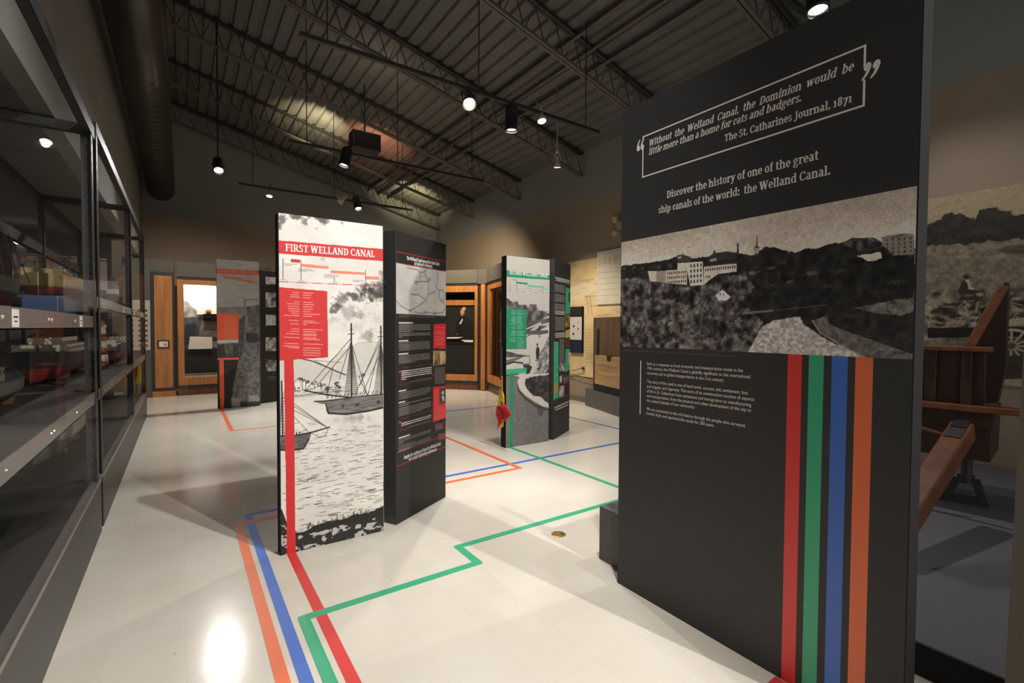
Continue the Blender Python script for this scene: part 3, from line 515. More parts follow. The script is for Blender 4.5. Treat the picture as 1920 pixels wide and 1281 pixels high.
tape('floor_tape', [(.4995, -1.5), (.4995, 2.60), (1.541, 2.60), (1.541, 2.868), (3.385, 2.868), (3.385, 4.915)], T_GREEN, 'green floor tape stepping across the hall to the green-banner board', .0020)
tape('floor_tape', [(.417, -1.5), (.417, 4.30), (5.36, 4.335), (5.36, 6.9), (5.36, 7.70), (1.2, 7.72)], T_BLUE, 'blue floor tape bending beside the red-banner board and crossing the hall', .0012)
tape('floor_tape', [(.335, -1.5), (.335, 4.135), (2.965, 4.135), (2.965, 7.93), (.575, 7.95), (.575, 10.21)], T_ORANGE, 'orange floor tape turning several corners to the fourth-canal board', .0016, rnd=False)
tape('floor_tape', [(2.095, .985), (.9, .985)], T_RED, 'short red floor tape at the foot of the dark entrance panel', .0012, .06)
r = thing('floor_outlet_cover', (2.243, 2.637, 0), 'round brass cover plate set in the pale floor', 'floor outlet cover')
M_BRASS = mat('worn_brass', (176, 142, 72), .38, .8, noise=.3, nscale=40)
MB().lathe([(.052, 0), (.052, .002), (.047, .004), (0, .0045)], (2.243, 2.637, 0), n=30).build('cover_plate', M_BRASS, r)
MB().lathe([(.012, .0), (.012, .002), (0, .003)], (2.262, 2.622, .0043), n=14).build('screw_cap', mat('dark_brass', (110, 84, 38), .4, .8), r)

# ------------------------------------------------------------------ the big dark entrance panel
CX, CY0, CY1, CH = 2.10, .575, 1.932, 2.75
PC = Plane((CX, CY1), (CX, CY0))
r = thing('entrance_panel', (CX+.05, (CY0+CY1)/2, 0), 'tall black entrance panel with white quotation, canal town photograph and four coloured stripes', 'display panel')
MB().box(CX, CY0, 0, CX+.095, CY1, CH).build('board', M_COL, r)
MB().box(CX+.0005, CY0-.003, 0, CX+.098, CY0, CH).build('darkened_side_skin', M_EDGE, r)  # added thin skin; the side's shade is put into its darker colour
m = MB(); W_ = .009
TLp, TRp, BLp, BRp = [PC.hit(*p) for p in ((1206.0, 256.5), (1622.3, 86), (1205.5, 331.5), (1621.8, 198))]
zt, zb = (TLp[1]+TRp[1])/2, (BLp[1]+BRp[1])/2; ul, ur = TLp[0], TRp[0]
def rule(u0, z0, u1, z1, w=.0075): m.add([PC.at(a, b, .0006+(.0002 if abs(u1-u0) > abs(z1-z0) else 0)) for a, b in ((min(u0, u1)-w/2, min(z0, z1)-w/2), (max(u0, u1)+w/2, min(z0, z1)-w/2), (max(u0, u1)+w/2, max(z0, z1)+w/2), (min(u0, u1)-w/2, max(z0, z1)+w/2))], [(0, 1, 2, 3)])
rule(ul, zt, ur, zt); rule(ul, zb, ur, zb); rule(ul, zt, ul, PC.hit(1206, 262)[1]); rule(ul, PC.hit(1206, 280)[1], ul, zb); rule(ur, zt, ur, PC.hit(1622, 125)[1]); rule(ur, PC.hit(1622, 151)[1], ur, zb)
m.build('quote_frame', M_TEXT, r)
m = MB()
px_text(m, PC, 'Without  the  Welland  Canal,  the  Dominion  would  be', (1216, 275.5), (1600, 131.5), .0345, .2)
px_text(m, PC, 'little more than a home for cats and badgers.', (1216, 291.5), (1502.5, 189.5), .0345, .2)
px_text(m, PC, 'The St. Catharines Journal, 1871', (1358, 266), (1598, 191), .0325)
px_text(m, PC, '<', (1193.5, 285), (1208.5, 280), .062); px_text(m, PC, '>', (1614, 152.5), (1648, 143), .062, .1)
m.build('quotation_lettering', M_TEXT, r)
m = MB()
px_text(m, PC, 'Discover the history of one of the great', (1250, 372), (1535, 298.5), .0365)
px_text(m, PC, 'ship canals of the world:  the Welland Canal.', (1234.5, 400.5), (1557, 327), .0365)
m.build('headline_lettering', M_TEXT, r)
BODY = [('Built as a response to local economic and transportation needs in the', 1213, 684.5, 1393, 698.1), ('19th century, the Welland Canal is globally significant to the international', 1213, 692.8, 1406.7, 709.8),
 ('economy and to global transportation in the 21st century.', 1213, 701.7, 1357.8, 716), ('The story of the canal is one of hard work, success, toil, settlement, loss', 1213, 717.7, 1402, 740),
 ('and tragedy, and ingenuity. The story of its construction touches all aspects', 1213, 726.7, 1414, 752), ('of life in St. Catharines from settlement and immigration to manufacturing', 1212.5, 735.6, 1408.6, 762.6),
 ('and transportation, from the physical and urban development of the city to', 1212.5, 744.4, 1408.6, 772.8), ('the cultural identity of our community.', 1212.5, 753.3, 1302.8, 766.3),
 ('We are connected to this rich history through the people who surveyed,', 1212.2, 768.9, 1397.7, 801.3), ('funded, built, and operated the canals for 200 years.', 1212, 777.2, 1339.5, 800.9)]
for i0, i1 in ((0, 3), (3, 8), (8, 10)):
    m = MB()
    for s_, a, b, c, d in BODY[i0:i1]: sans_text(m, PC, s_, (a, b), (c, d), .0165)
    m.build('body_lettering', M_TEXT, r)
m = MB(); sans_text(m, PC, 'The Canada Hair Cloth Company Factory, built in 1888, overlooks the Second Welland Canal in downtown St. Catharines, c. 1920', (1171, 658), (1379, 669.5), .009)
m.build('caption_lettering', mat('dim_lettering', (120, 112, 102), .6), r)
m = MB(); a, b = PC.hit(1201.5, 677.5), PC.hit(1200.5, 776); rule(a[0], a[1], a[0], b[1], .006); m.build('text_rule', M_TEXT, r)
zs = PC.hit(1480, 667)[1]
for c, (a, b) in zip((T_RED, T_GREEN, T_BLUE, T_ORANGE), ((1477.5, 1504), (1517, 1545), (1560, 1590), (1604.5, 1637.5))):
    u0, u1 = PC.hit(a, 670)[0], PC.hit(b, 672)[0]
    tag(MB().pbox(PC, u0, u1, .001, 1.398, .0001, .0007).build('stripe', c, r), {T_RED.name: 'red stripe', T_GREEN.name: 'green stripe', T_BLUE.name: 'blue stripe', T_ORANGE.name: 'orange stripe'}[c.name])
# the photograph printed across the panel
ph = Print(PC, .002, PC.hit(1715.5, 500)[0], 1.398, 2.0, 680, 300, (176, 165, 152), lambda x, y: PC.hit(1150+x/3.254, 340+y/3.254))
sky = value_noise(ph.U*.35, ph.V*1.6, 5, 4, 5); ph.C *= (.80+.36*sky)[..., None]; ph.C *= (1.16-.22*np.clip((ph.V-1.75)/.25, 0, 1))[..., None]
dk = lambda a, b, sc, sd: (lambda U, V: np.clip(a+(b-a)*(value_noise(U, V, sc, sd, 5)-.25)*2, 8, 255)[..., None]*np.array([1, .96, .93]))
ph.poly([(30, 525), (150, 505), (330, 480), (400, 455), (470, 470), (570, 462), (640, 440), (720, 430), (800, 445), (860, 452), (925, 400), (980, 405), (1040, 420), (1110, 437), (1180, 405), (1250, 410), (1300, 388), (1390, 375), (1450, 350), (1600, 345), (1640, 372), (1840, 360), (1845, 1110), (20, 1110)], dk(14, 42, 40, 2), rough=.006, rs=90)
ph.poly([(30, 600), (200, 590), (420, 640), (620, 600), (800, 560), (860, 640), (790, 740), (910, 860), (830, 1050), (20, 1050)], dk(10, 112, 34, 7), rough=.012, rs=50)
for k, (x, y, rx, ry) in enumerate([(120, 640, .05, .03), (260, 720, .07, .045), (420, 790, .07, .05), (560, 760, .07, .045), (330, 860, .08, .05), (650, 800, .06, .05), (740, 850, .06, .05), (500, 930, .08, .05), (180, 900, .05, .06), (820, 930, .04, .04), (640, 960, .07, .05), (100, 760, .04, .05), (830, 560, .05, .02), (720, 600, .05, .02)]):
    ph.blob((x, y), rx*.8, ry*.85, dk(16, 140, 75, 20+k), .8, .25, .9, 55, k)
for k, (x, y) in enumerate([(190, 960), (60, 930), (430, 700), (700, 690), (330, 960), (560, 860)]): ph.blob((x, y), .045, .03, (18, 17, 17), .85, .1, 1.0, 60, 40+k)
for x, y, a in ((960, 530, .5), (1200, 565, .45), (1080, 610, .5), (950, 640, .35), (1380, 550, .25), (1730, 620, .3), (800, 680, .3), (1300, 640, .2)): ph.blob((x, y), .03, .012, (130, 122, 114), a, .1, 1.0, 90, int(x))
for x, y, w_, h_ in ((48, 520, 60, 22), (112, 512, 48, 24), (165, 516, 44, 28), (262, 505, 60, 34), (330, 496, 58, 40)):
    ph.poly([(x, y), (x+w_*.3, y-8), (x+w_, y-4), (x+w_, y+h_), (x, y+h_)], (20, 19, 18)); ph.poly([(x+4, y+6), (x+w_*.5, y+4), (x+w_*.5, y+h_-4), (x+4, y+h_-2)], (58, 54, 50)); ph.line([(x+w_*.6, y-14), (x+w_*.6, y)], .004, (40, 38, 36))
F_ = (176, 166, 152)
ph.poly([(210, 548), (262, 548), (262, 612), (226, 612)], F_); ph.poly([(262, 548), (320, 545), (320, 620), (262, 612)], (130, 122, 112)); ph.poly([(320, 545), (450, 535), (450, 632), (320, 622)], (168, 158, 146))
ph.poly([(392, 498), (545, 487), (550, 632), (470, 638), (450, 540), (392, 545)], (188, 178, 164)); ph.poly([(552, 520), (752, 500), (752, 552), (640, 565), (590, 600), (552, 632)], (178, 168, 155))
ph.poly([(385, 490), (545, 482), (545, 490), (385, 500)], (40, 38, 36)); ph.poly([(552, 514), (752, 494), (752, 502), (552, 524)], (52, 50, 48))
for i in range(10):
    for j in range(3): ph.poly([(330+i*12, 556+j*28-i), (336+i*12, 555+j*28-i), (336+i*12, 568+j*28-i), (330+i*12, 569+j*28-i)], (38, 36, 34))
for i in range(4):
    for j in range(4): ph.poly([(470+i*20, 508+j*32-i*2), (479+i*20, 507+j*32-i*2), (479+i*20, 526+j*32-i*2), (470+i*20, 527+j*32-i*2)], (42, 40, 38))
for i in range(14): ph.poly([(562+i*13.5, 532-i*1.4), (569+i*13.5, 531-i*1.4), (569+i*13.5, 548-i*1.4), (562+i*13.5, 549-i*1.4)], (46, 44, 42))
for i in range(3): ph.poly([(562+i*12, 575), (568+i*12, 574), (568+i*12, 590), (562+i*12, 591)], (46, 44, 42))
ph.poly([(388, 470), (388, 450), (420, 448), (424, 434), (430, 448), (472, 462), (472, 488), (388, 490)], (60, 56, 53)); ph.poly([(395, 462), (415, 460), (415, 470), (395, 472)], (160, 150, 138))
ph.poly([(566, 470), (608, 442), (612, 422), (620, 422), (624, 438), (700, 428), (752, 440), (752, 470), (600, 490)], (44, 42, 40)); ph.poly([(590, 478), (630, 466), (630, 486), (590, 492)], (140, 130, 120))
ph.poly([(755, 378), (764, 378), (767, 452), (754, 452)], (40, 38, 37)); ph.poly([(876, 318), (870, 398), (862, 402), (862, 455), (891, 450), (890, 400), (882, 396)], (58, 55, 52)); ph.poly([(865, 410), (888, 408), (888, 438), (865, 442)], (150, 142, 130))
ph.poly([(452, 400), (470, 402), (470, 405), (452, 405)], (70, 66, 62)); ph.line([(453, 398), (455, 440)], .002, (110, 104, 96))
ph.poly([(618, 702), (667, 661), (716, 706), (690, 728), (640, 728), (632, 706)], (205, 196, 182)); ph.poly([(650, 684), (656, 683), (656, 697), (650, 698)], (50, 48, 46)); ph.poly([(671, 684), (676, 683), (676, 697), (671, 698)], (50, 48, 46))
ph.poly([(1638, 338), (1770, 316), (1836, 324), (1836, 448), (1710, 452), (1640, 390)], (116, 108, 100)); ph.poly([(1690, 345), (1770, 322), (1770, 330), (1690, 352)], (60, 56, 53))
for i in range(5):
    for j in range(4): ph.poly([(1665+i*36, 352+j*26-i*3), (1675+i*36, 351+j*26-i*3), (1675+i*36, 366+j*26-i*3), (1665+i*36, 367+j*26-i*3)], (52, 49, 46))
ph.poly([(1488, 452), (1560, 445), (1630, 432), (1640, 470), (1600, 484), (1560, 490)], (188, 178, 162), rough=.004, rs=120); ph.poly([(1390, 378), (1460, 350), (1590, 345), (1640, 372), (1640, 420), (1500, 430), (1440, 400)], dk(28, 90, 60, 31), rough=.004, rs=100)
ph.poly([(816, 1050), (905, 890), (985, 848), (1140, 826), (1160, 870), (1215, 910), (1300, 965), (1450, 1035), (1560, 1090), (1840, 1115), (800, 1060)], dk(120, 190, 90, 33), rough=.004, rs=90)
ph.poly([(1212, 850), (1300, 822), (1315, 870), (1420, 915), (1600, 975), (1840, 1060), (1840, 1110), (1560, 1085), (1400, 1010), (1260, 925)], dk(66, 104, 80, 35)); ph.line([(1213, 850), (1262, 925), (1400, 1008), (1560, 1085)], .005, (146, 137, 126), .7)
ph.poly([(1478, 772), (1600, 745), (1840, 708), (1840, 800), (1700, 830), (1560, 800)], dk(56, 116, 60, 37), rough=.008, rs=60); ph.poly([(1320, 870), (1340, 815), (1560, 800), (1840, 830), (1840, 1050), (1600, 970)], dk(20, 44, 40, 39))
for k in range(26): ph.line([(792+k*7.2, 800-k*.6), (793+k*7.2, 812-k*.7)], .003, (168, 160, 146), .7)
ph.line([(960, 790), (1300, 755)], .003, (110, 104, 96), .6)
ph.grain(.14, 220, 3, 2); ph.grain(.05, 60, 8, 1); ph.build('photo_print', r, gain=2.05)
# plinth with a black turntable behind the panel
r = thing('grey_plinth', (2.6, 1.9, 0), 'low grey plinth with black round top half hidden behind the entrance panel', 'plinth')
MB().box(2.222, 1.50, 0, 2.90, 2.206, .348).build('plinth_body', mat('grey_plinth_paint', (84, 82, 80), .6), r, bevel=.004)
MB().lathe([(.27, 0), (.28, .01), (.28, .045), (.27, .055), (0, .055)], (2.555, 1.86, .348), n=40).build('round_top', mat('black_rubber', (38, 38, 38), .6), r)

# ------------------------------------------------------------------ the canal boards: a picture board and a dark text board standing at an angle to it
INK = (44, 42, 40)
def boards(name, label, P, Q, hP, hQ, tP=.09, tQ=.12):
    c = (P.at(P.L/2, 0)+Q.at(Q.L/2, 0))/2; r = thing(name, (c[0], c[1], 0), label, 'display panel', 'canal history boards')
    MB().pbox(P, 0, P.L, 0, hP, 0, -tP).build('picture_board', M_EDGE, r, bevel=.003)
    MB().pbox(Q, 0, Q.L, 0, hQ, 0, -tQ).build('text_board', M_BLACK, r, bevel=.003)
    for z in (.3, hP-.4): MB().bar(tuple(P.at(P.L-.05, z, -.06)), tuple(Q.at(.05, z, -.10)), .02, .04).build('connecting_bracket', M_EDGE, r)
    return r
def timeline(p, bars, col, ticks, base):
    for a, b, c in bars: p.poly([a[0], a[1], b[1], b[0]], c)
    for a, b in ticks: p.line([a, b], .004, (70, 66, 62))
    p.line(base, .004, col, .5)

# ---- FIRST WELLAND CANAL
P1 = Plane((.513, 3.405), (1.2095, 3.405)); Q1 = Plane((1.323, 3.449), (1.911, 3.791)); H1 = 2.238
r = boards('canal_history_board', 'ink-sketch board with red banner titled FIRST WELLAND CANAL and black text board', P1, Q1, H1, 2.232)
p = Print(P1, .008, P1.L-.002, .002, H1-.002, 290, 930, (232, 227, 219))
cl = value_noise(p.U, p.V*1.5, 5, 11, 5); p.C *= (1.06-.16*cl)[..., None]; w_ = p.V < 1.1; p.C[w_] *= np.array([.985, .985, .985])
for x, y, rx, ry, t, a in ((528, 415, .03, .045, 90, .8), (560, 407, .05, .025, 70, .8), (573, 418, .03, .03, 95, .7), (603, 412, .033, .055, 84, .9), (640, 417, .016, .026, 110, .7), (592, 428, .02, .02, 150, .6), (607, 485, .02, .016, 140, .5), (530, 470, .03, .03, 180, .4)):
    p.blob((x, y), rx, ry, (t, t-4, t-8), a, .2, 1.7, 26, int(x))
for x, y, rx, ry, t, a in ((628, 573, .045, .04, 92, .9), (643, 560, .03, .03, 120, .8), (665, 555, .04, .028, 80, .9), (684, 546, .05, .05, 88, .9), (700, 553, .06, .05, 66, .95), (715, 545, .03, .05, 84, .9), (716, 520, .02, .05, 130, .6), (652, 583, .04, .04, 176, .8), (676, 590, .06, .035, 150, .7), (690, 632, .035, .035, 146, .7), (620, 600, .05, .015, 190, .6), (705, 600, .08, .03, 205, .5), (668, 615, .05, .03, 200, .5)):
    p.blob((x, y), rx*1.15, ry*1.15, (t, t-6, t-8), a*.9, .25, 1.9, 26, int(x+y))
    p.blob((x+2, y-3), rx*.8, ry*.7, (t-16, t-22, t-24), a*.6, .2, 2.2, 40, int(x*3+y))
p.poly([(612, 682), (640, 660), (672, 643), (700, 641), (721, 643), (721, 700), (620, 715)], (205, 200, 191), .75); p.line([(612, 682), (640, 660), (672, 643), (700, 641), (721, 643)], .003, (150, 145, 138), .8)
p.poly([(526, 676), (566, 673), (610, 686), (648, 703), (600, 716), (526, 716)], (204, 198, 188), .8); p.line([(566, 673), (585, 677), (610, 687), (632, 697), (648, 703)], .008, (46, 43, 41), .9); p.line([(640, 680), (590, 676), (610, 686)], .006, (110, 105, 100), .5)
rs = np.random.RandomState(5)
for k in range(46):                                          # far shore: small houses and trees
    x = 527+rs.rand()*112; y = 734+rs.rand()*10-(x-527)*.09; p.line([(x, y), (x+3+rs.rand()*9, y-.6)], .003, (70, 66, 62), .7)
for x, y, h in ((545, 722, 14), (553, 726, 10), (567, 708, 22), (573, 712, 16), (590, 716, 14), (601, 718, 12), (613, 726, 14), (630, 716, 26), (634, 722, 18), (680, 700, 15)):
    p.line([(x, y+h), (x, y)], .004, (50, 47, 45), .9)
    for k in range(6): p.blob((x+rs.randn()*3, y+rs.rand()*6), .009, .009, (56, 53, 50), .8, .2, .9, 90, k)
for x, y in ((536, 720), (552, 712), (604, 722)): p.line([(x, y+14), (x, y+4), (x+6, y-2), (x+12, y+4), (x+12, y+14)], .003, (90, 86, 80), .9)
p.line([(527, 746), (600, 737), (640, 733)], .005, (60, 57, 54), .8); p.line([(552, 745), (620, 738), (660, 732)], .004, (90, 86, 80), .7)
for k in range(300):                                         # water strokes
    y = 792+rs.rand()**.8*205; x = 530+rs.rand()*185; L = (4+rs.rand()*14)*(1 if rs.rand() > .12 else 2.2); sl = -.12-.1*(y-780)/220
    p.line([(x, y), (x+L, y+sl*L)], .0022+.003*rs.rand()*(y-770)/230, (52, 49, 47), .45+.5*rs.rand())
for k in range(120):
    y = 800+rs.rand()*50; x = 553+rs.rand()*165; L = 3+rs.rand()*9; p.line([(x, y), (x+L, y-.15*L)], .002, (90, 86, 82), .7)
p.blob((665, 785), .13, .03, (140, 135, 128), .6, .1, .9, 30, 6); p.blob((645, 945), .12, .02, (170, 165, 158), .5, .1, .9, 20, 8)
for (x0, y0), tops, spread in (((658.5, 607), 745, 13), ((714, 612), 743, 14)):                # ship: masts, shrouds, stays
    p.line([(x0, y0), (x0+1, tops)], .010, (34, 32, 31)); p.line([(x0-6, y0+20), (x0+6, y0+19)], .005, (34, 32, 31)); p.line([(x0-3, y0+11), (x0+3, y0+11)], .004, (34, 32, 31))
    for k in range(12):
        p.line([(x0, y0+28), (x0-spread+2.1*spread*k/11, tops)], .0026, (44, 41, 39), .9)
    for k in range(20):
        f = .28+.7*k/20; y = y0+28+(tops-y0-28)*f; p.line([(x0-spread*f*.9, y), (x0+spread*f, y-1)], .0026, (50, 47, 45), .85)
for a, b in (((657, 636), (572, 733)), ((657, 650), (600, 716)), ((658, 640), (636, 712)), ((712, 636), (675, 722)), ((712, 648), (690, 740)), ((714, 640), (664, 742)), ((658, 640), (690, 745)), ((624, 690), (612, 745)), ((714, 660), (678, 742)), ((690, 745), (672, 705))): p.line([a, b], .004, (40, 37, 35), .95)
p.line([(571, 732.5), (610, 740), (660, 746)], .010, (40, 37, 35)); p.line([(571, 732.5), (607, 722), (640, 741)], .003, (60, 56, 53))
p.poly([(589, 753), (600, 751), (609, 752), (640, 748), (680, 743), (721, 739), (721, 764), (690, 770), (650, 777), (618, 776), (613, 768), (611, 758), (600, 757)], lambda U, V: (70+90*value_noise(U*.6, V*4, 30, 3, 4))[..., None]*np.array([1, .97, .94]))
p.line([(589, 753), (609, 752), (640, 748), (680, 743), (721, 739)], .008, (46, 43, 41)); p.line([(613, 768), (616, 775), (650, 777), (690, 771), (721, 764)], .012, (38, 36, 34)); p.line([(611, 758), (614, 770)], .009, (50, 47, 45))
for x, y in ((643, 761), (670, 759), (710, 754)): p.blob((x, y), .017, .016, (52, 49, 47), .9, .3, .5, 60, x)
for k in range(14): p.line([(614+k*7.6, 747-k*.75), (616+k*7.6, 742-k*.75)], .006, (46, 43, 41), .8)
# nearer bow entering from the left
p.poly([(526, 818), (551, 817), (584, 811), (581, 822), (569, 841), (545, 844), (526, 843)], lambda U, V: (60+80*value_noise(U*.6, V*4, 30, 5, 4))[..., None]*np.array([1, .97, .94]))
p.line([(526, 818), (551, 817), (584, 811), (618, 801)], .009, (42, 40, 38)); p.line([(526, 844), (545, 845), (569, 841), (579, 824)], .010, (38, 36, 34)); p.line([(584, 812), (600, 821), (610, 818), (615, 803)], .003, (60, 57, 54))
for a in ((551, 757), (552, 770), (548, 760)): p.line([a, (614, 802)], .0035, (60, 57, 54))
p.line([(552, 782), (578, 810)], .003, (60, 57, 54)); p.line([(528, 715), (530, 818)], .009, (40, 37, 35))
for k in range(14): p.line([(526, 742+k*5.4), (536, 741+k*5.4)], .003, (60, 57, 54), .8)
for x in (524.5, 533.5): p.line([(529, 720), (x, 818)], .003, (60, 57, 54), .8)
for x in (556, 562): p.blob((x, 813-(x-556)*.2), .006, .012, (44, 41, 39))
rockt = lambda U, V: np.where(value_noise(U*1.0, V*1.5, 26, 14, 4) > .55, 188, 46)[..., None]*np.array([1, .97, .95])*np.ones_like(U)[..., None]
p.poly([(556, 1034), (560, 1004), (574, 995), (590, 986), (615, 978), (650, 973), (662, 965), (690, 962), (706, 955), (722, 946), (722, 1000), (640, 1016)], (42, 40, 38), 1, .008, 60)
p.poly([(525, 952), (533, 985), (545, 996), (556, 1003), (575, 1000), (600, 997), (640, 985), (690, 976), (722, 966), (722, 1002), (527, 1050)], rockt, 1, .006, 40)
for k in range(150):
    x = 575+rs.rand()*145; y = 994-(x-575)*.24+rs.randn()*3; p.line([(x, y), (x+rs.randn()*1.5, y-4-rs.rand()*6)], .003, (36, 34, 33), .9)
p.line([(526, 958), (534, 980), (542, 992), (556, 1002), (570, 1000)], .02, (38, 36, 34), .95)
RED = (208, 50, 50)
p.poly([(517, 450.3), (722, 467.3), (722, 490.3), (517, 475.3)], RED); p.poly([(517, 538), (613.6, 546), (615.2, 670.3), (517, 677)], RED)
p.poly([(532.3, 674), (550.6, 673), (554.3, 1042), (538, 1046)], RED)
timeline(p, [(((545, 485.5), (545, 492)), ((563, 487), (563, 493)), (200, 52, 52)), (((565, 495), (565, 500.5)), ((616, 499), (616, 504.5)), (238, 136, 116)), (((620, 507), (620, 512)), ((684, 511), (684, 516)), (238, 132, 112)), (((685.5, 518), (685.5, 524)), ((711, 519), (711, 525)), (238, 136, 116)), (((620, 499.5), (620, 504)), ((662, 502), (662, 506)), (232, 214, 204))], RED,
         [((530.5, 485), (530.5, 523)), ((564.5, 488), (564.5, 524)), ((627, 521), (627, 528)), ((685.3, 507), (685.3, 530))], [(524, 528.2), (720, 537)])
for a in (524, 557, 587, 616, 643, 671): p.line([(a, 528.2+(a-524)*.045), (a+16, 528.9+(a-524)*.045)], .006, (190, 60, 62), .8)
tl = []
for x0, x1, y in ((533, 558, 494.5), (533, 547, 497), (560, 585, 504), (560, 589, 506.5), (560, 576, 509), (608, 636, 515), (608, 634, 517.5), (608, 628, 520), (662, 682, 526), (662, 674, 528), (696, 709, 528), (697, 703, 530.5), (526, 535, 524.5), (560, 569, 526.5), (623, 632, 529.5)): tl.append(((x0, y), (x1, y+(x1-x0)*.05)))
p.rows(tl, .003, .004, (120, 114, 108), .8)
Lc = [(y, w) for y, w in zip((549, 553.5, 557.5, 566.5, 570.5, 575, 579.5, 583.8, 588, 592.3, 601.5, 608, 617.5, 622, 626.8, 633.5, 645, 650, 653), (13, 16, 17, 9, 23, 21, 20, 19, 14, 28, 19, 16, 14, 17, 24, 28, 27, 29, 21))]
p.rows([((561-w, y-.5-w*.03), (561, y)) for y, w in Lc], .002, .0055, (244, 168, 158), .9, 2)
Rc = [(y, w) for y, w in zip((549.5, 554, 558.5, 566.8, 571, 575.5, 580, 584.5, 588.8, 593, 601.8, 605, 608.7, 617.8, 622, 626.5, 629, 633.7, 636.5, 645, 652.5, 657, 661.5, 666), (18, 14, 13, 17, 20, 17, 17, 13, 30, 16, 22, 29, 5, 35, 23, 25, 24, 24, 31, 36, 32, 31, 32, 31))]
p.rows([((569, y), (569+w, y+w*.03)) for y, w in Rc], .002, .0055, (244, 172, 162), .9, 3)
p.grain(.03, 120, 5); p.build('picture_print', r)
m = MB(); px_text(m, P1, 'FIRST WELLAND CANAL', (534.8, 470.7), (703, 482.5), .047); m.build('title_lettering', M_WHITE, r)

q = Print(Q1, .002, Q1.L-.002, .002, 2.23, 190, 860, INK)
VY = 608.5
def slope(x, x0, y0): return y0+(VY-y0)/(1400-x0)*(x-x0)
def rows_q(pr, ys, x0, x1, col, a, seed, ends=None, wd=.006): pr.rows([((x0, y), ((ends or {}).get(i, x1), slope((ends or {}).get(i, x1), x0, y))) for i, y in enumerate(ys)], .002, wd, col, a, seed, .03)
for y in (471.5, 492.3, 850.5, 876.0): q.line([(741, y), (839, slope(839, 741, y))], .006, (176, 50, 56))
q.poly([(741, 493.2), (839, slope(839, 741, 493.2)), (839, 592.5), (741, 587.8)], lambda U, V: (205-34*value_noise(U, V, 8, 4, 4)-30*np.clip((1.42-V)/.12, 0, 1))[..., None]*np.array([1, .975, .95]))
G_ = (110, 106, 102)
for L in ([(764, 502), (772, 504), (783, 506), (787, 511), (787, 524)], [(787, 511), (792, 511), (798, 507)], [(798, 507), (797, 514), (802, 528)], [(820, 510), (821, 520), (818, 538), (823, 545), (824, 560), (833, 570), (834, 580), (828, 586)], [(823, 545), (830, 543), (834, 550), (834, 560), (829, 565), (824, 560)], [(742, 563), (752, 574), (766, 582), (774, 580), (790, 570), (800, 562), (803, 552), (818, 546)], [(803, 552), (804, 540), (803, 528)], [(780, 529), (790, 528), (802, 528)], [(777, 585), (790, 588), (800, 586), (815, 588), (830, 586)], [(770, 552), (785, 553), (797, 562)]): q.line(L, .009, G_, .75)
for x, y in ((780, 530), (805, 524), (768, 583), (797, 585), (815, 586)): q.blob((x, y), .025, .02, (104, 100, 96), .7, .1, .9, 40, x)
for k in range(26): x = 745+rs.rand()*88; y = 505+rs.rand()*75; q.line([(x, y), (x+4+rs.rand()*4, y+.5)], .004, (150, 145, 138), .7)
TX = (196, 190, 180); HD = (232, 226, 214)
rows_q(q, (591, 593.8), 748, 832, (130, 125, 118), .8, 4, {1: 816}, .004)
rows_q(q, (609.5, 612.5, 615.6, 618.7, 621.8, 626, 629.2, 632.3), 748, 807, TX, .62, 5, {4: 774, 7: 754})
rows_q(q, (643.5, 647, 650.3, 653.5, 656.8), 748, 806, TX, .62, 6, {}); rows_q(q, (668.5, 671.8, 675, 678.2, 681.4), 748, 806, TX, .62, 7, {4: 780})
for y, x1 in ((605.5, 774), (639.7, 765), (664.5, 765), (734, 761), (755.5, 759), (822, 768)): q.line([(748, y), (x1, slope(x1, 748, y))], .010, HD, .9)
for y0, y1 in ((690, 721.5), (785, 808)):
    for y in (y0, y1): q.line([(750 if y == y1 else 754, y), (811, slope(811, 750, y))], .004, (150, 44, 50), .9)
    q.line([(750.5, y0+9), (751, y1)], .004, (150, 44, 50), .9); q.blob((748.5, y0+7), .010, .012, (196, 52, 56), 1, .6, .2); q.blob((751, y0+7), .010, .012, (196, 52, 56), 1, .6, .2)
q.blob((811, 703), .012, .010, (196, 52, 56))
rows_q(q, (696.5, 700.2, 704, 708, 711.8), 753, 809, HD, .85, 8, {4: 761}, .008); rows_q(q, (715.5,), 768, 809, (150, 144, 136), .7, 9)
rows_q(q, (738, 741.5, 745, 748.6), 748, 807, TX, .62, 10, {3: 800}); rows_q(q, (759.5, 762.8, 767, 770.2, 773.5, 776.8, 780), 748, 808, TX, .62, 11, {1: 766, 6: 792})
rows_q(q, (794.5, 798.3), 753, 808, HD, .85, 12, {}, .008); rows_q(q, (801,), 766, 808, (150, 144, 136), .7, 13)
rows_q(q, (826, 829.2, 832.6, 838, 841.5, 845, 847.5), 747.5, 808, TX, .6, 14, {2: 756, 3: 778, 6: 773})
q.poly([(812.8, 608.2), (839, 606.6), (839, 655), (812.4, 653.4)], (200, 46, 50)); q.rows([((816, y), (833, y-.3)) for y in (615, 621, 624, 626, 631, 634, 637, 640, 644, 647)], .003, .005, (236, 130, 122), .8, 3)
q.poly([(812.4, 657.2), (838.8, 658.8), (838.6, 681.6), (812.2, 687)], lambda U, V: (90+150*value_noise(U*2, V, 18, 9, 4))[..., None]*np.array([1, .86, .62])); q.poly([(818, 684), (821, 662), (824, 662), (826, 684)], (92, 66, 36), .6); q.poly([(813, 682), (817, 672), (823, 684), (813, 687)], (84, 58, 30), .7)
q.rows([((815, y), (834, y-.9)) for y in np.arange(690, 721, 2.4)], .003, .005, (160, 154, 146), .7, 4)
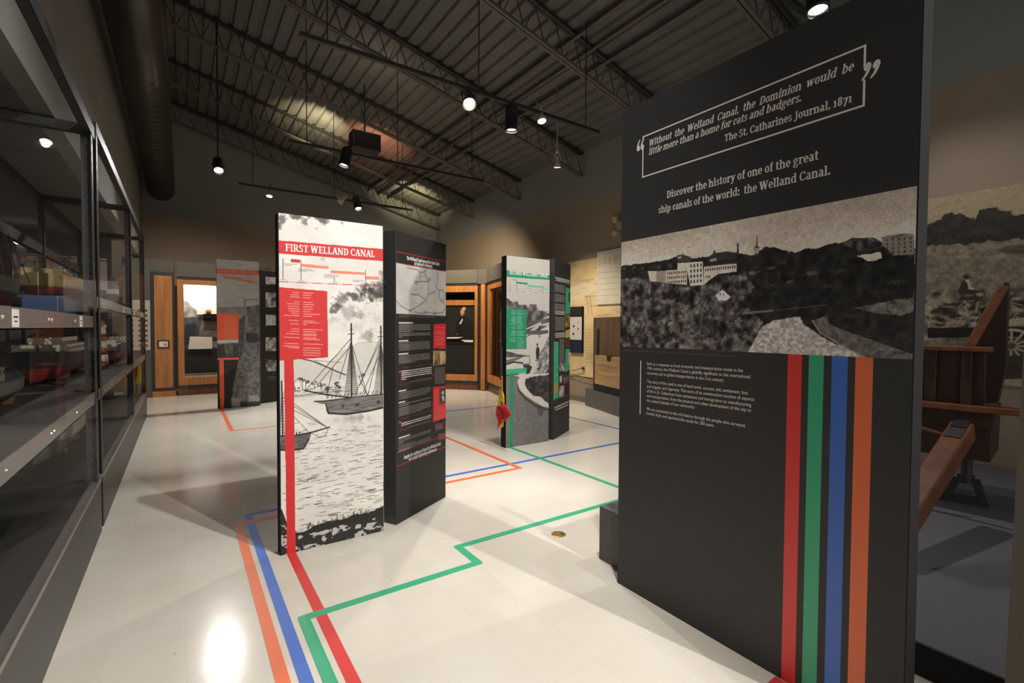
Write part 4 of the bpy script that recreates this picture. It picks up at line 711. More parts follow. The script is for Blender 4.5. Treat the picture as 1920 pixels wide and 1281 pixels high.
q.poly([(812, 725.8), (838.5, 723.4), (837.5, 782), (811.6, 792.5)], (206, 46, 50)); q.poly([(824.5, 728), (838.3, 726.5), (837.8, 754), (824, 758.5)], (76, 72, 70)); q.blob((830.5, 737), .025, .03, (196, 188, 178), .95, .5, .4); q.poly([(828, 744), (832, 742), (833, 752), (831, 752)], (206, 198, 188)); q.blob((830, 731.5), .026, .012, (50, 46, 44), .9)
q.rows([((814.5, y), (822 if y < 760 else 834, y-.8)) for y in np.arange(731, 788, 2.6)], .003, .005, (240, 140, 130), .7, 6)
q.poly([(816, 797), (836, 790), (836, 803), (815.6, 809)], (92, 40, 42), .7); q.poly([(821, 815), (835, 810), (835, 822), (821, 827)], (92, 40, 42), .7); q.rows([((816, y), (830, y-2)) for y in (796, 799, 802, 805)]+[((822, y), (834, y-2)) for y in (815, 818, 821, 824)], .003, .005, (190, 150, 142), .8, 8)
q.build('text_print', r)
m = MB(); cap = .030
for s_, a, b, c in (('The Welland Canal opened the Great Lakes', (762.5, 487.0), (824, 498.2), .027), ('to trade and settlement.', (777, 497.0), (811, 502.6), .027), ('Despite the challenges it faced, the Welland Canal', (757, 861.5), (826, 834.5), .027), ('was a major engineering achievement.', (766, 864.6), (819, 845), .027)): px_text(m, Q1, s_, a, b, c, .2 if s_[0] in 'Dw' else 0)
m.build('heading_lettering', M_WHITE, r)

# ---- SECOND WELLAND CANAL
P2 = Plane((3.313, 4.925), (4.001, 4.925)); Q2 = Plane((4.097, 4.945), (4.685, 5.285)); H2 = 2.402
r = boards('canal_history_board', 'canal photograph board with green banner titled SECOND WELLAND CANAL and black text board', P2, Q2, H2, 2.43, .11, .12)
GRN = (46, 142, 102); GRN2 = (70, 176, 132)
p = Print(P2, .004, P2.L-.002, .002, H2-.002, 250, 870, (196, 190, 180))
dk2 = lambda a, b, sc, sd: (lambda U, V: (a+(b-a)*np.clip((value_noise(U, V, sc, sd, 4)-.25)*2, 0, 1))[..., None]*np.array([1, .975, .96]))
p.poly([(945, 560), (960, 564), (975, 572), (990, 571), (1002, 578), (1020, 582), (1034, 584), (1034, 605), (945, 600)], dk2(170, 186, 14, 2))
p.poly([(945, 557), (953, 560), (962, 568), (969, 564), (974, 572), (985, 571), (990, 578), (994, 571), (1006, 571), (1008, 582), (1020, 584), (1033, 590), (1033, 620), (990, 640), (945, 640)], dk2(62, 130, 16, 3), rough=.01)
p.poly([(985, 615), (1033, 590), (1033, 612), (1010, 610), (985, 632)], (190, 184, 174)); p.poly([(985, 610), (1010, 600), (1033, 596), (1033, 604), (1005, 610), (985, 622)], dk2(70, 120, 20, 5))
p.poly([(985, 634), (1033, 608), (1033, 760), (945, 760), (945, 700)], (206, 200, 190)); p.poly([(978, 620), (1016, 603), (1012, 613), (985, 632), (978, 626)], (196, 190, 180)); p.poly([(978, 621), (1005, 612), (986, 624), (978, 632)], dk2(54, 90, 20, 6))
p.poly([(986, 620), (1028, 619), (1028, 625), (1012, 628), (986, 627)], (96, 91, 87)); p.poly([(1010, 611), (1013, 611), (1013, 620), (1010, 620)], (60, 57, 54)); p.poly([(1010, 627), (1013, 627), (1013, 634), (1010, 634)], (140, 134, 126))
p.poly([(1004, 690), (1014, 660), (1024, 640), (1034, 618), (1034, 704), (1004, 704)], dk2(90, 200, 24, 7)); p.poly([(1000, 700), (1010, 688), (1034, 690), (1034, 712), (990, 712)], dk2(60, 190, 20, 8))
p.poly([(1005, 655), (1007, 650), (1011, 652), (1012, 664), (1010, 674), (1005.5, 674), (1004.6, 662)], (56, 53, 51)); p.blob((1007.5, 646.5), .017, .022, (60, 56, 54), 1, .7, .2); p.poly([(1002, 676), (1012, 672), (1022, 671), (1020, 674), (1008, 678)], (130, 124, 117))
p.poly([(945, 658), (957, 660), (970, 664), (990, 667), (985, 669), (970, 670), (945, 671)], dk2(70, 110, 20, 9)); p.poly([(945, 676), (962, 672), (985, 668), (968, 676), (945, 684)], (110, 105, 100)); p.line([(948, 684), (963, 679), (980, 681)], .02, (62, 58, 56)); p.line([(988, 668), (993, 667), (993, 682), (985, 683)], .010, (96, 90, 86))
p.poly([(980, 683), (992, 684), (998, 688), (993, 700), (986, 702)], dk2(50, 80, 20, 10)); p.poly([(945, 694), (960, 692), (975, 704), (975, 712), (945, 712)], dk2(60, 110, 20, 11))
p.poly([(944, 706), (1034, 700), (1034, 845), (944, 850)], dk2(112, 128, 30, 12)); p.poly([(963, 704), (1034, 700), (1034, 766), (1018, 762), (1002, 753), (985, 742), (974, 730), (970, 716), (974, 707)], (214, 208, 196))
p.poly([(985, 711), (1000, 706), (1034, 703), (1034, 762), (1022, 752), (1013, 744), (1000, 742), (990, 732), (984, 722)], dk2(44, 88, 22, 13), rough=.015); p.poly([(970, 716), (974, 732), (986, 745), (1004, 758), (1034, 770), (1034, 773), (1004, 763), (984, 749), (971, 734)], (76, 72, 69)); p.poly([(1006, 762), (1020, 764), (1017, 780), (1010, 781)], (80, 76, 73), .7, .01)
p.poly([(944, 710), (958, 708), (957, 845), (944, 848)], (124, 118, 112))
p.poly([(944, 506), (1034, 517), (1034, 525.5), (944, 519)], GRN); p.poly([(944, 577), (987, 581), (987, 654.5), (944, 655.5)], GRN); p.poly([(944, 693), (987.5, 690), (987.5, 699), (944, 703)], GRN2); p.poly([(955.6, 700), (962.5, 700), (961.5, 845), (954.6, 845)], GRN)
for x0, x1, y, c in ((962, 969, 525.5, (110, 188, 152)), (969, 990, 531, (44, 140, 100)), (990, 1008, 532, (180, 204, 190)), (991, 1018, 537, (110, 190, 152)), (1017, 1028, 542.5, (120, 204, 164))): p.line([(x0, y-1), (x1, y+(x1-x0)*.06)], .022, c)
for x, a, b in ((956, 528, 545), (968.5, 531, 546)): p.line([(x, a), (x, b)], .006, (120, 116, 108))
p.rows([((953, 545.5), (960, 546)), ((966, 546), (973, 547)), ((978, 547), (984, 548)), ((992, 545.5), (996, 546)), ((1000, 549), (1006, 550)), ((1015, 549), (1020, 550)), ((1023, 549), (1028, 550)), ((986, 540), (998, 541)), ((1008, 545), (1020, 546))], .01, .008, (140, 134, 126), .8)
p.rows([((967-w, y), (967, y)) for y, w in zip((583, 586, 589, 594, 597, 599.5, 602, 604.5, 608, 613, 616, 621, 623.5, 626, 629, 634, 638, 640.5), (6, 8, 7, 6, 8, 9, 9, 7, 12, 7, 6, 7, 9, 8, 10, 10, 12, 8))], .004, .009, (150, 204, 178), .7)
p.rows([((970, y), (970+w, y+.3)) for y, w in zip((583, 587, 588.5, 593, 596, 598.5, 601, 603.5, 606, 610, 613, 616, 621, 623.5, 626.5, 629, 634, 636.5, 640, 643, 646, 649, 652), (10, 6, 14, 7, 9, 8, 9, 8, 11, 9, 12, 7, 15, 10, 11, 13, 9, 11, 14, 13, 14, 12, 13))], .004, .009, (150, 204, 178), .7)
p.grain(.06, 90, 6); p.build('picture_print', r)
m = MB(); px_text(m, P2, 'SECOND WELLAND CANAL', (954.6, 514.5), (1028, 521.0), .045); m.build('title_lettering', M_WHITE, r)
q = Print(Q2, .004, Q2.L-.002, .002, 2.42, 90, 520, (52, 49, 46))
def sl2(x, x0, y0): return y0+(VY-y0)/(1372-x0)*(x-x0)
for y in (517, 526, 752, 768): q.line([(1038, y), (1070, sl2(1070, 1038, y))], .010, (56, 118, 92))
q.rows([((1041, 521), (1068, 527)), ((1043, 525), (1068, 530.5))], .01, .02, (216, 210, 198), .9)
q.rows([((1040, 765), (1066, 753)), ((1042, 769), (1065, 759))], .01, .018, (216, 210, 198), .9)
ys = [y for y in np.arange(533, 647, 3.1) if abs(y-548) > 2 and abs(y-568) > 2 and abs(y-590) > 2]
q.rows([((1040, y), (1059, sl2(1059, 1040, y))) for y in ys if y < 583], .006, .011, (200, 194, 182), .75, 3); q.rows([((1041, y), (1059, sl2(1059, 1041, y))) for y in (585, 588.5, 625.5, 629, 632.5)], .006, .016, (226, 220, 208), .9, 4)
q.rows([((1041, y), (1059, sl2(1059, 1041, y))) for y in np.arange(595, 621, 3.0)], .006, .011, (190, 184, 172), .75, 5)
q.poly([(1061, 539), (1070, 542), (1070, 590), (1060, 588)], GRN2); q.poly([(1066, 548), (1070, 549), (1070, 568), (1066, 567)], (60, 58, 56)); q.poly([(1060, 590), (1070, 592), (1069, 614), (1060, 614)], dk2(90, 190, 14, 4)); q.C[q.inside(q.pts([(1060, 590), (1070, 592), (1069, 614), (1060, 614)]), (slice(None), slice(None)))] *= np.array([1.1, .9, .5])
q.poly([(1060, 620), (1070, 617), (1069, 652), (1060, 650)], (100, 66, 46)); q.poly([(1060, 620), (1070, 617), (1069, 632), (1060, 634)], (206, 180, 96))
q.poly([(1038, 640), (1047.5, 641.5), (1046.8, 746), (1037.5, 750)], GRN2); q.poly([(1038, 720), (1047, 720), (1047, 736), (1038, 740)], (176, 156, 84)); q.rows([((1039, y), (1046, y)) for y in (643, 658, 668, 676, 690, 704, 718)], .02, .012, (150, 214, 184), .7, 5)
q.rows([((1049, y), (1058, sl2(1058, 1049, y))) for y in np.arange(637, 679, 2.6)], .006, .010, (196, 190, 178), .75, 6)
q.poly([(1048.5, 680), (1059, 677), (1059, 696), (1048.5, 697)], dk2(50, 220, 30, 7)); q.poly([(1060, 655), (1068.5, 654), (1068, 694), (1059.5, 698)], GRN2); q.poly([(1065, 660), (1068, 660), (1068, 682), (1065, 682)], (190, 184, 174))
q.poly([(1048.5, 704), (1068, 700), (1067.5, 717), (1048.5, 722)], dk2(40, 130, 20, 8)); q.poly([(1049, 706), (1053, 705), (1053, 716), (1050, 718)], (206, 200, 190)); q.poly([(1048.5, 725), (1058, 722), (1057.5, 742), (1048.5, 745)], dk2(120, 215, 20, 9)); q.poly([(1058.5, 722), (1067, 721), (1066.5, 740), (1058.5, 742)], (76, 34, 36))
q.build('text_print', r)
# signal flag leaning in a holder on the board's left edge
r2 = thing('signal_flag', (3.26, 5.0, .3), 'furled red and yellow signal flag on a short stick beside the green-banner board', 'flag')
X_ = 3.275; fp = lambda x, y, dx=0.0: tuple(on_x(x, y, X_+dx))
MB().tube([fp(939.5, 650), fp(939.5, 712)], .020, 8).build('flag_socket', M_IRON, r2); MB().tube([fp(941, 705), fp(941.5, 775)], .012, 8).build('flag_stick', mat('pale_wood_stick', (156, 116, 70), .5), r2)
def cloth(name, pts, m_, par, seed, t=.02):
    rs_ = np.random.RandomState(seed); mb = MB(); c = np.mean(np.array(pts), 0); n = len(pts); ring = []
    for k in (0, 1, 2):
        f = (1.0, .72, .3)[k]; ring.append([c+(np.array(p)-c)*f for p in pts])
    def P3(q, d): return fp(q[0], q[1], d)
    vs = []
    for sg in (1, -1):
        for k, rg in enumerate(ring): vs += [P3(q, sg*t*(.15, .8, 1.1)[k]*(1 if (i+k) % 2 else .25)) for i, q in enumerate(rg)]
        vs.append(P3(c, sg*t*.6))
    fs = []
    for s_ in (0, 1):
        o = s_*(3*n+1)
        for k in (0, 1): fs += [(o+k*n+i, o+k*n+(i+1) % n, o+(k+1)*n+(i+1) % n, o+(k+1)*n+i) for i in range(n)]
        fs += [(o+2*n+i, o+2*n+(i+1) % n, o+3*n) for i in range(n)]
    fs += [(i, (i+1) % n, 3*n+1+(i+1) % n, 3*n+1+i) for i in range(n)]
    o = mb.add(vs, fs).build(name, m_, par, smooth=True); return o
M_FRED = mat('red_flag_cloth', (190, 30, 34), .8); M_FYEL = mat('yellow_flag_cloth', (214, 178, 44), .8)
cloth('yellow_cloth', [(935.5, 728), (941, 729), (945.5, 742), (946, 765), (944, 800), (938, 804), (939, 762), (933.5, 762)], M_FYEL, r2, 3)
cloth('red_cloth', [(940.5, 748), (945, 757), (952, 764), (959.5, 779), (951, 786), (945, 792), (937, 797), (931.5, 808), (934, 790), (929, 778), (931, 762), (937, 760)], M_FRED, r2, 4, .032)

# ---- FOURTH WELLAND CANAL
P4 = Plane((.526, 10.225), (1.2215, 10.225)); Q4 = Plane((1.264, 10.44), (1.86, 10.78)); H4 = 2.735
r = boards('canal_history_board', 'grey photograph board with orange banner titled FOURTH WELLAND CANAL and black text board', P4, Q4, H4, 2.62, .05, .10)
ORG = (226, 84, 52)
p = Print(P4, .002, P4.L-.002, .002, H4-.002, 130, 470, (168, 164, 158))
p.C *= (1.05-.25*np.clip((H4-p.V)/1.2, 0, 1)*1.0)[..., None]; p.C *= (.92+.16*value_noise(p.U, p.V*3, 6, 4, 3))[..., None]
p.poly([(400, 577), (445, 575), (456, 576), (490, 570), (490, 765), (400, 770)], dk2(92, 118, 10, 3)); p.poly([(458, 561), (485, 561), (485, 562.5), (460, 562.5), (460, 575), (484, 575), (484, 576.5), (458, 576.5)], (92, 88, 85)); p.poly([(462, 575), (486, 573), (488, 640), (470, 640)], dk2(70, 100, 14, 4))
p.poly([(400, 642), (448, 640), (448, 672), (400, 672)], dk2(66, 120, 12, 5)); p.poly([(402, 648), (420, 645), (424, 672), (402, 672)], (52, 49, 47)); p.poly([(436, 648), (448, 646), (448, 670), (438, 672)], (54, 51, 49)); p.poly([(400, 638), (448, 637), (448, 643), (400, 644)], (172, 168, 162))
p.poly([(400, 672), (448, 668), (446, 690), (438, 720), (434, 770), (400, 772)], (34, 33, 32)); p.poly([(450, 640), (470, 628), (488, 640), (489, 770), (434, 770), (436, 735), (446, 680)], dk2(70, 116, 24, 6)); p.poly([(448, 600), (460, 590), (456, 660), (446, 680)], dk2(52, 80, 20, 9)); p.poly([(460, 624), (484, 626), (488, 640), (470, 644), (462, 640)], (48, 46, 44)); p.blob((470, 617), .05, .04, (120, 115, 110), .7)
p.poly([(434, 745), (452, 748), (450, 762), (434, 760)], (150, 145, 138), .8, .03); p.poly([(466, 742), (486, 742), (486, 758), (466, 760)], (150, 145, 138), .8, .03); p.poly([(450, 755), (489, 752), (489, 772), (450, 772)], (40, 38, 37), .9, .03)
p.poly([(403, 503.5), (489, 508.3), (489, 517), (403, 512.3)], ORG); p.poly([(403, 588), (447.5, 588), (447.5, 636.5), (403, 636)], ORG); p.poly([(403, 671.8), (448, 670), (448, 674.5), (403, 675.6)], ORG); p.poly([(411.3, 674), (419.6, 674), (420.3, 772), (412.8, 772)], ORG)
for x0, x1, y, c in ((417, 423, 517, (170, 120, 104)), (421, 444, 521, (206, 96, 70)), (436, 452, 521, (150, 120, 110)), (444, 470, 525, (206, 100, 74)), (464, 482, 529, (232, 104, 72))): p.line([(x0, y), (x1, y+(x1-x0)*.07)], .030, c)
p.rows([((421, y), (443, y)) for y in np.arange(594, 634, 3.6)], .008, .012, (240, 130, 98), .7); p.grain(.06, 70, 7); p.build('picture_print', r, gain=1.5)
m = MB(); px_text(m, P4, 'FOURTH WELLAND CANAL', (407.5, 511.2), (484, 515.0), .058); m.build('title_lettering', mat('warm_lettering', (236, 170, 150), .6), r)
q = Print(Q4, .004, Q4.L-.002, .002, 2.6, 60, 300, (36, 35, 34))
for y, h in ((519, 14), (548, 28), (590, 20), (632, 26), (674, 22)): q.poly([(498, y), (520, y+1.5), (520, y+h), (498.5, y+h+.5)], dk2(60, 200, 12, int(y)) if h > 21 else dk2(150, 200, 10, int(y)))
q.rows([((503, 707), (519, 707)), ((503, 710), (519, 710))], .01, .012, (120, 116, 110), .8); q.build('text_print', r)

# ------------------------------------------------------------------ glazed shelving with ship models on the left
M_BASE = mat('grey_plinth_laminate', (38, 37, 38), .4); M_BEAM = mat('grey_shelf_beam', (112, 107, 102), .38, noise=.06, nscale=6); M_DECKB = mat('dark_shelf_deck', (64, 60, 56), .6)
M_SLOT = mat('slot_grey', (70, 68, 64), .6)
M_ALU = mat('aluminium_strip', (150, 146, 138), .35, .7)
def rack(label, y0, y1, zs, ztop, posts, tags, bolts):
    r = thing('glazed_shelving', (-.95, (y0+y1)/2, 0), label, 'display shelving', 'glazed shelving units'); x0, x1 = -1.34, -.5
    MB().box(x0, y0, 0, x1, y1, .37).build('plinth', M_BASE, r); MB().box(x1-.045, y0, .37, x1+.004, y1, .395).build('bottom_rail', M_ALU, r)
    for y in posts:
        for X in (x0+.065, x1-.004): o = MB().box(X-.065, y-.004, .37, X, y, ztop).box(X-.004, y-.07, .37, X, y, ztop).build('post', M_IRON, r) if X < x1-.1 else None
        m = MB().box(x1-.069, y-.004, .37, x1-.004, y, ztop).box(x1-.008, y-.07, .37, x1-.004, y, ztop)
        for k in range(int((ztop-.45)/.075)): m.box(x1-.0045, y-.045, .45+k*.075, x1-.0030, y-.03, .475+k*.075); m.box(x1-.043, y-.0052, .45+k*.075, x1-.03, y-.0032, .475+k*.075)
        m.build('post', M_IRON, r, second=(12, M_SLOT))
    for z in zs:
        MB().box(x0+.01, y0+.02, z-.02, x1-.02, y1-.02, z-.003).build('shelf_deck', M_DECKB, r)
        m = MB(); m.box(x1-.016, y0+.01, z-.085, x1-.010, y1-.01, z); m.box(x1-.05, y0+.01, z-.085, x1-.010, y1-.01, z-.079); o = m.build('shelf_beam', M_BEAM, r)
        for y in bolts:
            b = MB().lathe([(.012, 0), (.010, .006), (0, .008)], (x1-.010, y, z-.042), (1, 0, 0), 10).build('bolt', M_ALU, r); b.parent = o; b.matrix_parent_inverse = abs_matrix(o).inverted()
        MB().box(x0, y0+.01, z-.085, x0+.01, y1-.01, z).build('rear_beam', M_IRON, r)
    for X in (x1-.05, x0): MB().box(X, y0, ztop-.03, X+.05, y1, ztop+.05).build('top_rail', M_IRON, r)
    for y in posts: MB().box(x0+.05, y-.05, ztop-.03, x1-.05, y, ztop+.03).build('top_crossbar', M_IRON, r)
    MB().box(x0, y0, 2.32, x0+.05, y1, 2.42).build('upper_rear_beam', M_IRON, r)
    MB().box(x1-.006, y0+.01, .395, x1-.001, y1-.01, ztop-.03).build('front_glass', M_GLASS, r)
    for y, zi in tags:
        z = zs[zi]; tag(MB().box(x1-.0105, y-.045, z-.075, x1-.009, y+.045, z-.008).build('shelf_tag', M_WHITE, r), 'small white printed shelf tag')
        MB().box(x1-.0092, y-.03, z-.040, x1-.0086, y+.03, z-.034).box(x1-.0092, y-.018, z-.056, x1-.0086, y+.018, z-.051).build('tag_lettering', M_EDGE, r)
    return r
rack('nearer glazed shelving unit with grey plinth and white tag on its beam', -1.2, 4.56, (1.57, 1.035), 2.87, (1.4, 4.50), ((2.52, 0), (3.93, 0)), (.5, .92, 1.34, 1.76, 2.36, 3.06, 3.12, 3.72))
rack('farther glazed shelving unit running on to the wood panelled pillar', 4.66, 10.1, (1.72, 1.035), 2.95, (4.74, 7.6, 10.08), ((6.56, 0), (7.95, 0), (9.4, 0)), (4.95, 5.4, 6.0, 6.9, 7.5, 8.5, 9.0))

M_HULLS = {'black': (26, 26, 28), 'red': (120, 34, 28), 'navy': (34, 38, 66), 'grey': (92, 94, 94), 'olive': (150, 132, 92), 'white': (196, 188, 168), 'blue': (36, 54, 88), 'tan': (168, 144, 104), 'pale': (150, 146, 130), 'brown': (92, 60, 38), 'orange': (176, 76, 40)}
def hc(n): return mat('model_'+n, M_HULLS[n], .5)
def ship(label, x, y0, y1, z, beam, h, upper, lower, decks=(), funnel=None, masts=(), sheer=.25, name='ship_model'):
    """hull lofted along y with a pointed bow (towards y1) and rounded stern, resting on two cradle blocks"""
    L = y1-y0; r = thing(name, (x, (y0+y1)/2, z), label, 'ship model', 'ship models on the shelves'); zk = z+.03
    def hull(f0, f1):
        n = 13; m = MB(); vs = []; k = 6
        for i in range(n):
            t = i/(n-1); w = beam/2*min(1, (t/.16)**.6 if t < .16 else 1, ((1-t)/.36)**.65 if t > .64 else 1); w = max(w, .004); top = h*(1+sheer*(2*t-1)**2*(.6 if t < .5 else 1))
            for j in range(k+1):
                s = f0+(f1-f0)*j/k; ww = w*(.35+.65*min(1, s/.5)**.6)*(1-.06*(1-s)); vs.append((x-ww, y0+L*t, zk+top*s))
            for j in range(k, -1, -1):
                s = f0+(f1-f0)*j/k; ww = w*(.35+.65*min(1, s/.5)**.6)*(1-.06*(1-s)); vs.append((x+ww, y0+L*t, zk+top*s))
        q = 2*k+2; fs = [(i*q+j, i*q+(j+1) % q, (i+1)*q+(j+1) % q, (i+1)*q+j) for i in range(n-1) for j in range(q)]+[tuple(range(q)), tuple((n-1)*q+j for j in range(q-1, -1, -1))]
        return m.add(vs, fs)
    hull(.42, 1).build('hull', hc(upper), r); tag(hull(0, .43).build('hull_bottom', hc(lower), r), lower+' lower hull')
    for t in (.3, .7): MB().box(x-beam*.3, y0+L*t-.02, z, x+beam*.3, y0+L*t+.02, zk+.02).build('cradle_block', hc('brown'), r)
    zt = zk+h
    for a, b, hh, wf, c in decks:
        m = MB().box(x-beam*wf/2, y0+L*a, zt-.01, x+beam*wf/2, y0+L*b, zt+hh); o = m.build('deckhouse', hc(c), r, bevel=.006)
        m = MB(); n = max(3, int(L*(b-a)/.06))
        for i in range(n):
            yy = y0+L*a+L*(b-a)*(i+.5)/n; m.box(x+beam*wf/2-.001, yy-.012, zt+hh*.45, x+beam*wf/2+.002, yy+.012, zt+hh*.75)
        w = m.build('ports', hc('black'), r); w.parent = o; w.matrix_parent_inverse = abs_matrix(o).inverted()
    if funnel: t, fh, fr, c = funnel; MB().lathe([(fr, 0), (fr*.92, fh), (fr*.8, fh), (fr*.8, fh-.02)], (x, y0+L*t, zt), (0, -.12, 1), 14).build('funnel', hc(c), r, smooth=True)
    for t, mh in masts:
        m = MB().tube([(x, y0+L*t, zt-.01), (x, y0+L*t, zt+mh)], [.010, .004], 6)
        m.tube([(x-.07, y0+L*t, zt+mh*.7), (x+.07, y0+L*t, zt+mh*.7)], .004, 5); m.build('mast', hc('brown'), r)
        m = MB()
        for s in (-1, 1):
            for e in (-.10, .10): m.tube([(x, y0+L*t, zt+mh*.95), (x+s*beam*.4, y0+L*(t+e), zt)], .0025, 4)
        m.build('rigging', hc('black'), r)
    return r
ship('sailing ship model with red lower hull and tall masts on the upper near shelf', -.93, 3.15, 4.42, 1.57, .30, .17, 'black', 'red', ((.1, .3, .05, .6, 'brown'),), None, ((.3, .62), (.62, .70), (.85, .5)))
ship('grey ship model with orange funnel on the lower near shelf', -.92, 3.2, 4.40, 1.035, .30, .13, 'grey', 'black', ((.2, .5, .08, .7, 'pale'), (.28, .42, .14, .5, 'pale')), (.55, .12, .04, 'orange'), ((.75, .2),))
tag(MB().box(-.74, 3.75, 1.57, -.58, 4.30, 1.675).build('blue_box', hc('blue'), bevel=.01), 'small blue box on the upper near shelf under the tug', 'box')
ship('olive tug model with dark red bottom on the farther upper shelf', -.95, 5.35, 7.35, 1.72, .42, .17, 'olive', 'red', ((.06, .30, .06, .6, 'olive'), (.55, .8, .04, .6, 'black')), (.42, .12, .05, 'black'), ((.68, .34),), .15)
ship('black ship model with red bottom and long white deckhouse on the farther lower shelf', -.95, 5.05, 7.45, 1.035, .40, .20, 'black', 'red', ((.12, .62, .08, .8, 'white'), (.2, .5, .14, .55, 'white')), (.66, .14, .05, 'red'), ((.1, .2), (.8, .24)), .35)
ship('navy ship model with red bottom and white bridge beside the red-striped tower', -.76, 7.3, 9.7, 1.035, .26, .20, 'navy', 'red', ((.06, .3, .07, .8, 'white'), (.62, .8, .09, .7, 'white')), None, ((.5, .16),), .2)
ship('dark ship model with small white bridge at the far end of the upper shelf', -.8, 8.1, 9.75, 1.72, .28, .13, 'black', 'navy', ((.3, .6, .07, .6, 'grey'), (.38, .52, .14, .45, 'white')), None, ((.5, .34),), .3)
ship('pale grey boat model on the bottom deck behind the glass', -.95, 5.1, 6.7, .40, .40, .30, 'pale', 'grey', ((.2, .4, .05, .5, 'grey'),), None, (), .35)
r = thing('lighthouse_model', (-.72, 6.85, 1.035), 'red and white striped lighthouse model on the farther lower shelf', 'lighthouse model')
for k in range(6): tag(MB().lathe([(.055-k*.004, 0), (.051-k*.004, .075)], (-.72, 6.85, 1.04+k*.075), n=16).build('tower_band', hc('red' if k % 2 == 0 else 'white'), r, smooth=True), 'red band' if k % 2 == 0 else 'white band')
MB().lathe([(.04, 0), (.04, .03), (.025, .03), (.025, .06), (0, .085)], (-.72, 6.85, 1.49), n=14).build('lantern', hc('white'), r)
# printed chart on the storage wall behind the shelving
WS = Plane((-2.18, 10.61), (-1.02, 10.61)); r = thing('wall_chart', (-1.6, 10.61, 2.1), 'white wall chart with large circles seen behind the shelving', 'wall chart')
MB().pbox(WS, 0, 1.16, 2.06, 2.66, 0, .012).build('chart_board', hc('black'), r)
p = Print(WS, .01, 1.15, 2.07, 2.65, 150, 80, (206, 190, 178)); b = lambda x, y: np.array([x, y])
p.m = lambda x, y: (x, y)
p.poly([(0, 2.07), (1.2, 2.07), (1.2, 2.11), (0, 2.11)], (84, 40, 38)); p.line([(0, 2.63), (1.2, 2.6)], .012, (96, 44, 40))
for x, y in ((.18, 2.42), (.36, 2.25), (.36, 2.5), (.55, 2.38), (.14, 2.22), (.74, 2.5), (.74, 2.24)):
    t = np.linspace(0, 6.284, 22); p.line([(x+.1*math.cos(a), y+.11*math.sin(a)) for a in t], .012, (140, 112, 100)); p.poly([(x+.1*math.cos(a), y+.11*math.sin(a)) for a in t], (220, 206, 194), .6)
for x, y in ((.27, 2.34), (.27, 2.52), (.46, 2.32), (.64, 2.44)): p.blob((x, y), .02, .02, (130, 66, 52), 1, .5, .4)
p.poly([(.62, 2.2), (.8, 2.2), (.8, 2.4), (.62, 2.36)], (110, 150, 214)); p.poly([(.60, 2.38), (.72, 2.44), (.7, 2.5), (.6, 2.48)], (110, 178, 92)); p.build('chart_print', r, .0135)
r = thing('storage_lamp', tuple(on_y(40, 455, 9.6)), 'small white glowing lamp in the dark storage behind the shelving', 'lamp')
c = on_y(40, 455, 9.6); MB().lathe([(0, .07), (.06, .05), (.08, 0), (.05, -.03), (0, -.04)], c, n=16).build('lamp_shade', bulb((.9, .93, 1), 3), r, smooth=True); MB().tube([c-np.array([0, 0, .03]), c-np.array([0, 0, .30])], .05, 12).build('lamp_body', hc('pale'), r); MB().tube([c-np.array([0, 0, .29]), (c[0], c[1], 0)], .02, 8).lathe([(.15, 0), (.15, .02), (0, .03)], (c[0], c[1], 0)).build('lamp_stand', M_IRON, r)

# ------------------------------------------------------------------ cases and wood panelled pillars along the back
M_WOOD = wood_material('honey_oak', (150, 94, 44), (188, 124, 66), 1.6); M_WOOD2 = wood_material('red_brown_base', (84, 50, 30), (112, 68, 42), 1.6); M_GREYP = mat('grey_case_header', (84, 80, 74), .7)
M_VOID = mat('case_lining', (24, 23, 22), .8)
def case(P, L, label, name='display_case', z0=.22, z1=2.53, header=2.9, depth=.55, lining=M_VOID, glass=True, base=M_WOOD2, fw=.16, fb=.17, ft=.13):
    c = P.at(L/2, 0, -depth/2); r = thing(name, (c[0], c[1], 0), label, 'display case', 'oak framed wall cases')
    MB().pbox(P, 0, L, 0, .16, -.02, -depth).build('case_base', base, r); MB().pbox(P, 0, L, .16, z0, .0, -.05).build('base_trim', M_IRON, r)
    MB().pbox(P, 0, L, z1+.05, header, .03, -depth).build('header', M_GREYP, r); MB().pbox(P, 0, L, z1, z1+.05, .01, -.05).build('header_trim', M_IRON, r)
    m = MB(); m.pbox(P, 0, fw, z0, z1, 0, -.07); m.pbox(P, L-fw, L, z0, z1, 0, -.07); m.pbox(P, fw, L-fw, z0, z0+fb, 0, -.07); m.pbox(P, fw, L-fw, z1-ft, z1, 0, -.07); m.build('oak_frame', M_WOOD, r, bevel=.004)
    m = MB(); m.pbox(P, 0, L, .16, z1, -depth+.02, -depth); m.pbox(P, 0, .02, .16, z1, -.07, -depth); m.pbox(P, L-.02, L, .16, z1, -.07, -depth); m.pbox(P, 0, L, .16, z0+.03, -.07, -depth); m.pbox(P, 0, L, z1-.03, z1, -.07, -depth); m.build('case_lining', lining, r)
    if glass: MB().pbox(P, fw-.01, L-fw+.01, z0+fb-.01, z1-ft+.01, -.030, -.036).build('case_glass', M_GLASS, r)
    return r
M_IVORY = mat('ivory_lining', (200, 192, 180), .8)
PA = Plane((-.075, 12.6), (1.75, 12.6)); case(PA, PA.L, 'brightly lit oak framed case behind the fourth-canal board', lining=M_IVORY, fw=.115, ft=.11, fb=.16)
for X in (.35, 1.25):
    l = bpy.data.lights.new('case_lamp', 'AREA'); l.energy = 9; l.size = .5; l.size_y = .1; l.shape = 'RECTANGLE'; l.color = (1, .93, .86); o = bpy.data.objects.new('case_lamp', l); COL.objects.link(o); o.location = (X, 12.8, 2.47); o.rotation_euler = (math.radians(28), 0, 0)
